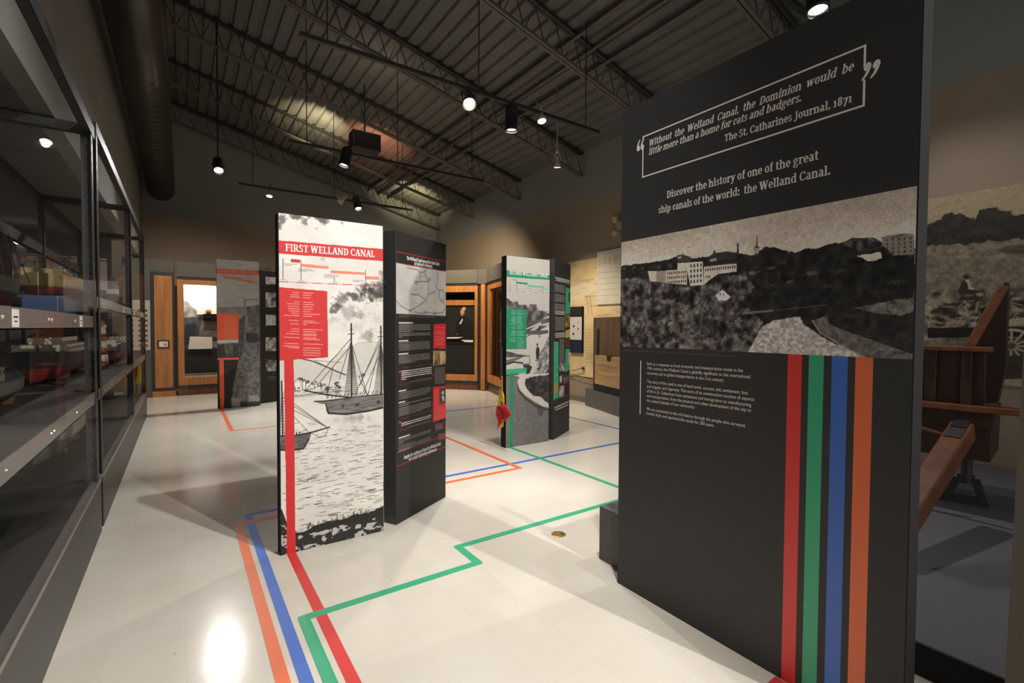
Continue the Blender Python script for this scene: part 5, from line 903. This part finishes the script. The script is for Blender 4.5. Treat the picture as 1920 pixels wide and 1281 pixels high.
PB = Plane((-.06, 13.10), (1.74, 13.10)); r = thing('case_photograph', (.8, 13.1, .4), 'large grey landscape photograph lining the lit oak case', 'photograph'); MB().pbox(PB, .03, 1.77, .42, 2.46, .0, -.012).build('backing', M_IVORY, r)
p = Print(PB, .035, 1.765, .43, 2.45, 120, 160, (232, 226, 222)); n_ = value_noise(p.U, p.V, 3, 4, 4); p.C *= (1.04-.25*n_)[..., None]; p.m = lambda x, y: PB.hit(x, y)
p.poly([(338, 560), (352, 566), (362, 578), (372, 585), (410, 590), (410, 612), (338, 612)], dk2(110, 180, 8, 3), .9, .02, 20); p.poly([(338, 596), (420, 592), (500, 596), (500, 640), (338, 640)], dk2(70, 110, 8, 5)); p.poly([(338, 632), (500, 632), (500, 660), (338, 660)], dk2(100, 150, 8, 6)); p.poly([(338, 652), (500, 652), (500, 710), (338, 710)], (48, 48, 48)); p.build('photo_print', r)
def sheet(name, label, cat, corners, Y, m_, t=.006, group=None):
    q = [on_y(x, y, Y) for x, y in corners]; o = MB().prism(q, (0, t, 0)).build(name, m_); return tag(o, label, cat, group)
M_PAPER = mat('white_paper', (226, 222, 212), .7)
sheet('paper_sheet', 'upper white sheet with round orange object before it in the lit case', 'paper', [(369, 571), (420, 574), (420, 589), (369, 590)], 13.05, M_PAPER)
sheet('paper_sheet', 'lower white document sheet in the lit case', 'paper', [(353, 655), (356, 631), (398, 632), (398, 654)], 12.95, M_PAPER)
sheet('navy_book', 'dark navy book standing in the lit oak case', 'book', [(347, 608), (367, 606), (365, 642), (347, 640)], 12.98, mat('navy_cloth', (38, 50, 66), .7), .04)
sheet('grey_photograph', 'grey mounted photograph between two white sheets in the lit case', 'photograph', [(378, 601), (408, 603), (408, 632), (372, 630)], 13.0, mat('grey_print', (116, 108, 102), .7, noise=.4, nscale=7))
c = on_y(391, 583, 12.9); MB_ = MB().lathe([(0, 0), (.045, .008), (.058, .03), (.06, .06), (.05, .09), (.02, .112), (0, .115)], (c[0], 12.9, on_y(391, 589, 12.9)[2]), n=20); tag(MB_.build('clay_ball', mat('orange_clay', (176, 116, 72), .7), smooth=True), 'round orange clay object on the dark ledge in the lit case', 'ball')
a, b = on_y(382, 588, 12.78), on_y(420, 594, 12.78); tag(MB().box(a[0], 12.72, b[2]-.03, 1.6, 13.08, on_y(391, 589, 12.9)[2]).build('case_ledge', M_EDGE), 'dark ledge across the lit oak case', 'ledge')
# wood panelled pillar at the far left with a knot chart and a small framed label
r = thing('panelled_pillar', (-.5, 12.8, 0), 'grey pillar with tall oak panel beyond the shelving', 'pillar')
MB().box(-1.0, 12.62, 0, -.125, 13.2, 2.92).build('pillar_body', M_GREYP, r); MB().box(-.53, 12.60, .10, -.125, 12.62, 2.66).build('panel_surround', M_IRON, r); MB().box(-.475, 12.585, .19, -.165, 12.602, 2.58).build('oak_panel', M_WOOD, r, bevel=.004); MB().box(-.53, 12.59, 0, -.125, 12.615, .12).build('oak_base', M_WOOD, r)
PP = Plane((-.5, 12.584), (-.1, 12.584)); a, b = PP.hit(295, 638), PP.hit(318, 653); r = thing('label_frame', tuple(PP.at(a[0], b[1])), 'small black framed label with orange mark on the oak pillar', 'label')
MB().pbox(PP, a[0], b[0], b[1], a[1], .02, 0).build('frame', M_IRON, r); MB().pbox(PP, a[0]+.03, b[0]-.03, b[1]+.03, a[1]-.03, .022, .018).build('card', M_PAPER, r); c_ = (a+b)/2; tag(MB().pbox(PP, c_[0]+.0, b[0]-.045, c_[1]-.03, c_[1]+.02, .0235, .021).build('print_mark', T_ORANGE, r), 'orange mark')
PK = Plane((-.93, 12.615), (-.53, 12.615)); r = thing('knot_chart', (-.73, 12.6, 1.0), 'pale chart with rows of small dark knots on the grey pillar', 'chart'); MB().pbox(PK, .02, .385, 1.0, 2.05, 0, .012).build('chart_board', mat('pale_board', (176, 168, 156), .8), r)
m = MB()
for i in range(3):
    for j in range(8): m.lathe([(.018, 0), (.024, .006), (.012, .012), (0, .013)], PK.at(.09+i*.115, 1.10+j*.105, .012), tuple(PK.n), 8)
m.build('knots', hc('brown'), r)
r = thing('signal_flag', (-.66, 10.5, 0), 'red and yellow flag hanging behind the far end of the shelving', 'flag'); MB().tube([(-.66, 10.5, .0), (-.66, 10.5, 1.0)], .012, 8).lathe([(.1, 0), (.1, .02), (0, .03)], (-.66, 10.5, 0)).build('flag_stick', hc('brown'), r)
fz = [on_y(x, y, 10.5) for x, y in ((249, 684), (257, 682), (261, 700), (256, 715), (248, 702))]; MB().prism(fz, (0, .03, 0)).build('red_cloth', M_FRED, r); fz = [on_y(x, y, 10.47) for x, y in ((258, 680), (266, 684), (267, 712), (262, 722), (254, 718), (258, 700))]; MB().prism(fz, (0, .03, 0)).build('yellow_cloth', M_FYEL, r)
# right-hand cases
A, B = on_z(895, 732), on_z(840, 730); d_ = (B-A)/np.linalg.norm(B-A); PC1 = Plane(A+d_*1.5, A); case(PC1, 1.5, 'oak framed case holding a dark portrait of a white-haired man', fw=.075, ft=.16, fb=.15, depth=.5)
PR_ = Plane(PC1.A-PC1.n*.2, PC1.A+PC1.u*1.5-PC1.n*.2); r = thing('portrait_painting', tuple(PR_.at(.9, .4)), 'dark portrait painting of a seated white-haired man in black coat', 'painting')
u0, u1 = .18, 1.43; MB().pbox(PR_, u0, u1, .52, 2.22, 0, -.05).build('stretcher', M_VOID, r); MB().pbox(PR_, u0, u1, 2.06, 2.2, .03, -.03).build('gilt_frame', M_WOOD, r)
p = Print(PR_, u0+.01, u1-.01, .53, 2.05, 150, 180, (34, 31, 28)); p.C *= (1+.5*(value_noise(p.U, p.V, 5, 3, 4)-.5))[..., None]
p.poly([(853, 625), (856, 604), (862, 596), (870, 594), (880, 600), (886, 616), (887, 634), (853, 634)], (22, 21, 21)); p.blob((867, 585), .065, .10, (186, 138, 104), 1, .6, .15); p.blob((870, 579), .062, .062, (190, 176, 156), .95, .4, .6, 30); p.blob((866, 588), .045, .07, (182, 132, 98), .9, .5, .2); p.poly([(861, 607), (867, 597), (868, 600), (864, 608)], (214, 206, 192)); p.blob((857, 627), .04, .03, (150, 110, 84), .7); p.blob((846, 616), .05, .06, (66, 44, 36), .6); p.build('portrait_print', r)
for k, (lb, pts) in enumerate((('upper white paper lying before the portrait', [(838, 632.5), (868, 632), (858, 635), (838, 635)]), ('longer white paper on the right before the portrait', [(864, 637.5), (887, 638), (887, 642), (872, 641.5)]), ('small white paper on the left before the portrait', [(838, 642.5), (844, 642), (842, 644), (838, 644)]))):
    P_ = Plane(PC1.A-PC1.n*.12, PC1.A+PC1.u*1.5-PC1.n*.12); q = [P_.at(*P_.hit(x, y)) for x, y in pts]; tag(MB().prism(q, tuple(-PC1.n*.05)).build('paper_sheet', M_PAPER), lb, 'paper', 'papers before the portrait')
P_ = Plane(PC1.A-PC1.n*.10, PC1.A+PC1.u*1.5-PC1.n*.10); z_ = P_.hit(870, 642)[1]; tag(MB().pbox(P_, .04, 1.46, z_-.03, z_-.004, 0, -.1).pbox(P_, .04, 1.46, .3, z_-.03, -.02, -.08).build('draped_desk', M_EDGE), 'black desk front below the portrait carrying white papers', 'desk')
A, B = on_z(894.5, 732), on_z(913, 733.5); r = thing('oak_post', tuple((A+B)/2), 'slim oak and black post between the portrait case and the angled case', 'post'); P_ = Plane(A, B); MB().pbox(P_, 0, P_.L, 0, 2.9, -.03, -.08).build('post_core', M_IRON, r); MB().pbox(P_, P_.L*.36, P_.L*.78, .02, 2.55, .0, -.03).build('oak_strip', M_WOOD, r); MB().pbox(P_, 0, P_.L, 2.56, 2.9, .01, -.03).build('header', M_GREYP, r)
A, B = on_z(913, 733), on_z(940, 746); PC2 = Plane(A, A+(B-A)/np.linalg.norm(B-A)*1.75); case(PC2, 1.75, 'angled oak framed case partly hidden behind the green-banner board', lining=mat('brown_lining', (96, 80, 66), .8), fw=.2, fb=.18, ft=.12, depth=.4)
P_ = Plane(PC2.A-PC2.n*.25, PC2.A+PC2.u-PC2.n*.25); a, b = P_.hit(920, 610), P_.hit(932, 634); tag(MB().pbox(P_, a[0], b[0]+.02, b[1], a[1], .02, 0).build('framed_picture', mat('dark_red_brown', (60, 38, 34), .6), bevel=.005), 'small dark picture inside the angled oak case', 'picture')

# ------------------------------------------------------------------ right wall: collage print, sign, wooden crate, plinth
RW = Plane((XR-.012, 8.6), (XR-.012, 5.0)); RWm = Plane((XR-.016, 2.3), (XR-.016, .55))
r = thing('document_mural', (XR-.01, 6.8, .5), 'sepia mural of overlapping old documents on the right wall', 'mural')
a = RW.hit(1066, 500)[0]; b = RW.hit(1175, 500)[0]; MB().pbox(RW, a, b+.5, .52, 2.9, .0, -.01).build('mural_sheet', mat('sepia_sheet', (206, 178, 134), .8), r)
p = Print(RW, a, b+.5, .52, 2.9, 200, 220, (214, 188, 142)); n_ = value_noise(p.U, p.V, 2.5, 5, 5); p.C *= (.78+.42*n_)[..., None]
p.poly([(1064, 534), (1120, 529), (1165, 528), (1165, 549), (1120, 552), (1064, 566)], (224, 210, 182), .8); p.poly([(1064, 566), (1100, 556), (1165, 546), (1165, 600), (1110, 605), (1064, 620)], (226, 200, 152), .7); p.poly([(1064, 706), (1112, 712), (1112, 728), (1064, 722)], (196, 140, 84), .7); p.poly([(1064, 616), (1112, 606), (1112, 640), (1064, 700)], (218, 190, 142), .6)
for k in range(40):
    x = 1068+rs.rand()*90; y = 500+rs.rand()*100; p.line([(x, y), (x+8+rs.rand()*22, y-2-rs.rand()*2)], .012, (150, 122, 84), .5)
for x in (1100, 1106): p.line([(x, 555), (x+4, 588)], .03, (140, 120, 84), .5)
for k in range(12): p.line([(1098, 618+k*5.5), (1110, 619+k*5.5)], .02, (176, 150, 110), .6)
p.build('document_print', r)
r = thing('document_sheet', (XR-.03, 6.5, 2), 'pale rectangular document sheet overlapping the top of the sepia mural', 'document'); u0, u1 = RW.hit(1121.5, 500)[0], RW.hit(1166, 500)[0]; MB().pbox(RW, u0, u1+.4, 1.97, 3.0, .03, .002).build('sheet', mat('pale_sheet', (212, 204, 184), .8, noise=.05, nscale=4), r)
m = MB()
for k in range(4): u = u0+.06+k*.13; m.pbox(RW, u, u+.02, 2.72, 2.86, .0315, .029); m.pbox(RW, u+.05, u+.06, 2.74, 2.86, .0315, .029)
for k in range(5): m.pbox(RW, u0+.05, u1-.05, 2.58-k*.11, 2.587-k*.11, .0315, .029)
m.build('faded_lettering', mat('faded_ink', (170, 160, 138), .8), r)
r = thing('information_sign', (XR-.03, 7.4, 1.4), 'narrow wall sign in black, white and navy beside the green-banner board', 'sign'); u0, u1 = RW.hit(1071.5, 600)[0], RW.hit(1095, 600)[0]; MB().pbox(RW, u0, u1, 1.0, 1.95, .05, .0).build('sign_board', M_EDGE, r)
tag(MB().pbox(RW, u0+.01, u1-.01, 1.27, 1.74, .052, .049).build('sign_card', mat('light_card', (206, 200, 196), .6), r), 'white middle band'); tag(MB().pbox(RW, u0+.01, u1-.01, 1.01, 1.26, .052, .049).build('sign_card', mat('navy_card', (30, 38, 66), .6), r), 'navy lower band')
m = MB()
for k, (u, z, s) in enumerate(((.13, 1.55, .03), (.12, 1.39, .03), (.27, 1.62, .015), (.27, 1.5, .02))): m.lathe([(s, 0), (s*.4, .002)], RW.at(u0+u, z, .052), tuple(RW.n), 8)
for k in range(4): m.pbox(RW, u0+.05, u1-.05, 1.79+k*.035, 1.797+k*.035, .0525, .05)
m.build('sign_marks', hc('brown'), r)
# plinth with old wooden crate and board
A, B = on_z(1097, 760), on_z(1160, 782); dP = (B-A)/np.linalg.norm(B-A); PL = Plane(A, A+dP*1.75)
tag(MB().pbox(PL, 0, 1.75, 0, .34, 0, -.24).build('long_grey_plinth', mat('grey_plinth_paint', 0), bevel=.004), 'long low grey plinth under the old crate by the right wall', 'plinth')
M_OLDW = wood_material('old_brown_wood', (70, 52, 36), (104, 80, 56), 1.5, .7); M_CRATE = wood_material('pale_crate_wood', (140, 110, 74), (178, 146, 104), 1.2, .7, (.1, .1, 1))
PB_ = Plane(A-PL.n*.17, A+dP*1.75-PL.n*.17); u0, u1 = PB_.hit(1112.5, 650)[0], 1.74
zt = PB_.hit(1113, 596)[1]; r = thing('wooden_backboard', tuple(PB_.at((u0+u1)/2, .34, -.05)), 'tall dark brown wooden board standing behind the old crate', 'wooden board'); MB().pbox(PB_, u0, u1, .342, zt, 0, -.04).build('board', M_OLDW, r); z0_, z1_ = PB_.hit(1120, 690)[1], PB_.hit(1120, 617)[1]; ua, ub = PB_.hit(1119.5, 650)[0], PB_.hit(1124, 650)[0]; tag(MB().pbox(PB_, ua, ub, z0_, z1_, .012, 0).build('iron_strap', M_IRON, r), 'dark iron strap')
PF = Plane(A-PL.n*.02, A+dP*1.75-PL.n*.02); u0, zc = PF.hit(1115.5, 666); r = thing('wooden_crate', tuple(PF.at(u0+.4, .345, -.1)), 'old tan wooden crate with iron clasp on the long grey plinth', 'crate')
m = MB(); zb = .46; n = 3
for k in range(n): m.pbox(PF, u0, 1.7, zb+(zc-zb)*k/n+.004, zb+(zc-zb)*(k+1)/n, 0, -.12)
m.build('crate_boards', M_CRATE, r, bevel=.004); tag(MB().pbox(PF, u0-.02, 1.7, .342, zb, .01, -.13).build('skid', M_EDGE, r), 'dark skid under the crate')
ua = PF.hit(1139, 668)[0]; MB().pbox(PF, ua, ua+.12, zc-.07, zc+.015, .015, -.05).build('clasp', M_IRON, r)
r = thing('barrier_cable', tuple(RW.at(1.0, .7, .15)), 'thin dark cable stretched in front of the sepia mural', 'cable'); q = [RW.at(*RW.hit(x, y), .06) for x, y in ((1062, 697), (1080, 694), (1095, 690.5))]; MB().tube(q, .006, 6).build('cable', M_IRON, r); MB().lathe([(.03, 0), (.03, .03), (0, .06)], RW.at(*RW.hit(1095, 690.5), .012), tuple(RW.n), 12).build('wall_hook', M_IRON, r); q = [RW.at(*RW.hit(x, y), .06) for x, y in ((1062, 697), (1090, 705), (1113, 711))]; MB().tube(q, .006, 6).build('cable', M_IRON, r)

# ------------------------------------------------------------------ far right: canal photograph, carpeted platform, wooden cart
r = thing('canal_photo_mural', (XR-.02, 1.4, 1.2), 'brown-grey mural of trees, field and carts on the right wall beyond the entrance panel', 'mural')
MB().pbox(RWm, 0, 1.75, .95, 2.935, 0, -.012).build('mural_sheet', mat('mural_backing', (150, 134, 112), .8), r)
p = Print(RWm, 0, 1.75, .95, 2.935, 260, 340, (168, 152, 124)); dm = lambda a, b, sc, sd: (lambda U, V: (a+(b-a)*np.clip((value_noise(U, V, sc, sd, 5)-.25)*2, 0, 1))[..., None]*np.array([1, .92, .80]))
p.poly([(1730, 452), (1930, 440), (1930, 700), (1730, 700)], dm(112, 158, 26, 3))
p.poly([(1730, 425), (1745, 420), (1756, 412), (1770, 403), (1786, 396), (1800, 404), (1818, 405), (1828, 409), (1836, 396), (1850, 392), (1866, 389), (1878, 397), (1896, 398), (1912, 403), (1930, 402), (1930, 448), (1860, 452), (1800, 458), (1730, 464)], dm(46, 66, 20, 4), 1, .035, 18)
p.poly([(1872, 470), (1888, 461), (1905, 460), (1930, 456), (1930, 478), (1900, 476), (1876, 474)], dm(66, 96, 20, 5), .9, .02)
for k in range(90): x = 1738+rs.rand()*182; y = 462+rs.rand()*85; p.line([(x, y), (x+3+rs.rand()*12, y-.8)], .010, (104, 92, 76), .4)
p.poly([(1730, 552), (1790, 546), (1930, 540), (1930, 640), (1730, 640)], dm(60, 190, 10, 6), .9, .02)
for k in range(60): p.blob((1738+rs.rand()*180, 552+rs.rand()*60), .03+.05*rs.rand(), .02+.035*rs.rand(), (44, 40, 36) if rs.rand() < .62 else (196, 182, 156), .8, .3, 1, 20, k)
for k in range(26): x = 1740+rs.rand()*170; y = 560+rs.rand()*50; p.line([(x, y), (x+rs.randn()*10, y+rs.randn()*10)], .014, (190, 176, 150), .7)
p.blob((1812, 519), .03, .035, (60, 54, 48)); p.poly([(1809, 526), (1816, 523), (1820, 538), (1828, 542), (1820, 544), (1811, 540)], (200, 188, 160)); p.poly([(1796, 546), (1806, 524), (1814, 530), (1816, 542), (1832, 545), (1826, 552), (1800, 552)], (62, 56, 50))
p.poly([(1885, 600), (1930, 594), (1930, 608), (1885, 613)], (186, 170, 146)); p.poly([(1740, 615), (1930, 613), (1930, 632), (1740, 634)], (44, 40, 36))
p.poly([(1872, 635), (1930, 632), (1930, 668), (1872, 668)], dm(60, 90, 16, 8))
cc = np.array(p.m(1896, 649)); t = np.linspace(0, 6.2832, 30); kx, kz = .17, .16; p.m = lambda x, y: (x, y)
p.line([(cc[0]+kx*math.cos(a), cc[1]+kz*math.sin(a)) for a in t], .026, (196, 180, 156))
for a in np.linspace(0, 6.2832, 13)[:-1]: p.line([tuple(cc), (cc[0]+kx*math.cos(a), cc[1]+kz*math.sin(a))], .018, (186, 172, 148))
p.blob(tuple(cc), .04, .04, (90, 82, 72), 1, .6, .1); p.m = lambda x, y: RWm.hit(x, y); p.poly([(1866, 668), (1930, 666), (1930, 710), (1860, 712)], (60, 55, 50), .9); p.grain(.10, 60, 4); p.build('mural_print', r)

M_CARPET = mat('blue_grey_carpet', (100, 98, 106), .95, noise=.10, nscale=120, bump=.3)
ZPf = .15; r = thing('display_platform', (4.4, -.6, 0), 'low platform covered in blue-grey carpet under the wooden cart', 'platform')
MB().box(2.62, -3.5, 0, 6.6, 1.45, ZPf-.008).build('platform_body', M_EDGE, r)
sx = 4.62; MB().box(2.615, -3.5, ZPf-.008, sx-.012, 1.45, ZPf).build('carpet', M_CARPET, r); MB().box(sx+.012, -3.5, ZPf-.008, 6.6, 1.45, ZPf).build('carpet', M_CARPET, r)
# old wooden cart: side planks, flared end, rail, long shaft, metal stand
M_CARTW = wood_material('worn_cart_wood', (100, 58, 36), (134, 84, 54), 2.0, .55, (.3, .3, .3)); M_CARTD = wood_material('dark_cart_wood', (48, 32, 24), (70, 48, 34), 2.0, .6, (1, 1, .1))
V0 = np.array(on_z(1795, 938, ZPf)); Rg = np.hypot(V0[0], V0[1])
def rp(x, y, R): d = ray(x, y); return E0+d*(R/np.hypot(d[0], d[1]))
r = thing('wooden_cart', (V0[0], V0[1], ZPf), 'old brown wooden cart with flared end board and long shaft on the carpeted platform', 'cart')
R1 = 4.75; kR = rp(1860, 653, R1); u = np.array([-.10, 1.0, 0]); u /= np.linalg.norm(u); bk = np.array([u[1], -u[0], 0])     # along the plank, and away from the viewer
def cp(s, z, d=0.0): return kR*np.array([1, 1, 0])+u*s+bk*d+np.array([0, 0, z])
zA = kR[2]; zB = rp(1880, 778, R1)[2]; zC = rp(1880, 767, R1)[2]
def slab(s0, s1, z0, z1, d0, d1, nm, m_, bv=.006): return MB().hexa([cp(s0, z0, d0), cp(s1, z0, d0), cp(s1, z0, d1), cp(s0, z0, d1), cp(s0, z1, d0), cp(s1, z1, d0), cp(s1, z1, d1), cp(s0, z1, d1)]).build(nm, m_, r, bevel=bv)
slab(0, 1.5, zA-.028, zA+.006, -.02, .22, 'top_plank', M_CARTW)
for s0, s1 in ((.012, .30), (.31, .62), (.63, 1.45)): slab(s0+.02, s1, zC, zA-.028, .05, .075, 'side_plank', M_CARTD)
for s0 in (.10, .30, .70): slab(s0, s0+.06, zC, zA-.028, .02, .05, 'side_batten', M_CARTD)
slab(-.16, 1.5, zB, zC+.004, -.02, .12, 'lower_rail', M_CARTW); slab(-.02, 1.5, zB-.12, zB, .03, .10, 'sill', M_CARTD)
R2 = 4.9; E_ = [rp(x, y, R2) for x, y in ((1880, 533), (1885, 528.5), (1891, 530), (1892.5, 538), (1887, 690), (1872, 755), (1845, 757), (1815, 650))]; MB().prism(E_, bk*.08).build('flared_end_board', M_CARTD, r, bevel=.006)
a, b = rp(1883, 536, R2-.02), rp(1817, 652, R2-.05); m = MB(); m.bar(tuple(a), tuple(b), .055, .05, tuple(bk)); tag(m.build('lit_board_edge', M_CARTW, r, bevel=.008), 'slanting edge of the end board, light put in as paler orange-brown wood')  # stands for the end board's lit edge; light put into the paler wood
a, b = np.array(rp(1806, 806, 4.55)), np.array(rp(1690, 985, 3.55)); m = MB().bar(tuple(a), tuple(b), .125, .13, (0, 0, 1)); m.build('shaft', M_CARTW, r, bevel=.012)
dS = (b-a)/np.linalg.norm(b-a); sS = np.cross(dS, (0, 0, 1)); sS /= np.linalg.norm(sS); uS = np.cross(sS, dS); MB().bar(tuple(a+dS*.10+uS*.066), tuple(a+dS*.22+uS*.066), .09, .012, tuple(uS)).build('iron_plate', mat('old_iron', (70, 64, 60), .5, .3), r)
MB().bar(tuple(a+dS*-.01+uS*.067), tuple(a+dS*.085+uS*.067), .085, .010, tuple(uS)).build('iron_plate', mat('dark_iron', (44, 36, 34), .5, .3), r)
a2 = rp(1745, 808, 4.7); b2 = rp(1700, 796, 4.7); MB().tube([rp(1770, 816, 4.7), a2, b2], .014, 8).build('tie_rod', M_CARTW, r)
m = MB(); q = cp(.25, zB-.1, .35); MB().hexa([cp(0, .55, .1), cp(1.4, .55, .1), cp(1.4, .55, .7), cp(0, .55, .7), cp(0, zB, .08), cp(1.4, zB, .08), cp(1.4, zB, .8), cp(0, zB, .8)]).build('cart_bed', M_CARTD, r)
# metal stand under the cart
r = thing('cart_stand', (V0[0], V0[1], ZPf), 'dark steel A-shaped stand under the cart on the carpet', 'stand'); Rs = 5.12; T = [rp(x, y, Rs) for x, y in ((1770, 936), (1795, 897), (1818, 893), (1829, 900), (1848, 946))]
M_ST = mat('stand_grey', (62, 60, 56), .5); m = MB()
Z_ = lambda p, z: np.array([p[0], p[1], z]); bl, br = Z_(T[0], ZPf), Z_(T[4], ZPf); tl, tr = T[1], T[3]
m.bar(tuple(bl+[0, 0, .001]), tuple(tl), .05, .045, tuple(bk)); m.bar(tuple(br+[0, 0, .001]), tuple(tr), .05, .045, tuple(bk)); m.bar(tuple(tl), tuple(tr), .05, .06); m.build('stand_legs', M_ST, r); MB().bar(tuple(bl+[0, 0, .02]), tuple(br+[0, 0, .02]), .05, .04).build('foot_bar', M_ST, r); MB().bar(tuple(bl*.75+tl*.25), tuple(br*.75+tr*.25), .03, .03).build('cross_bar', M_ST, r)
c = (tl+tr)/2; MB().tube([tuple(c-np.array([0, 0, .03])), (c[0], c[1], .545)], .035, 10).build('stand_post', M_ST, r)
# leaning beige board close to the viewer at the right edge
a, b = rp(1883.5, 1281, 2.55), rp(1919, 655, 2.55); a2 = a+(a-b)*.10; side = np.array([.02, -1.0, 0]); th = np.array([.02, 0, 0])
tag(MB().prism([a2, b+(b-a)*.25, b+(b-a)*.25+side*.7, a2+side*.7], th).build('leaning_board', mat('beige_board', (128, 118, 104), .8), bevel=.003), 'beige board edge close by at the far right of the platform', 'board')
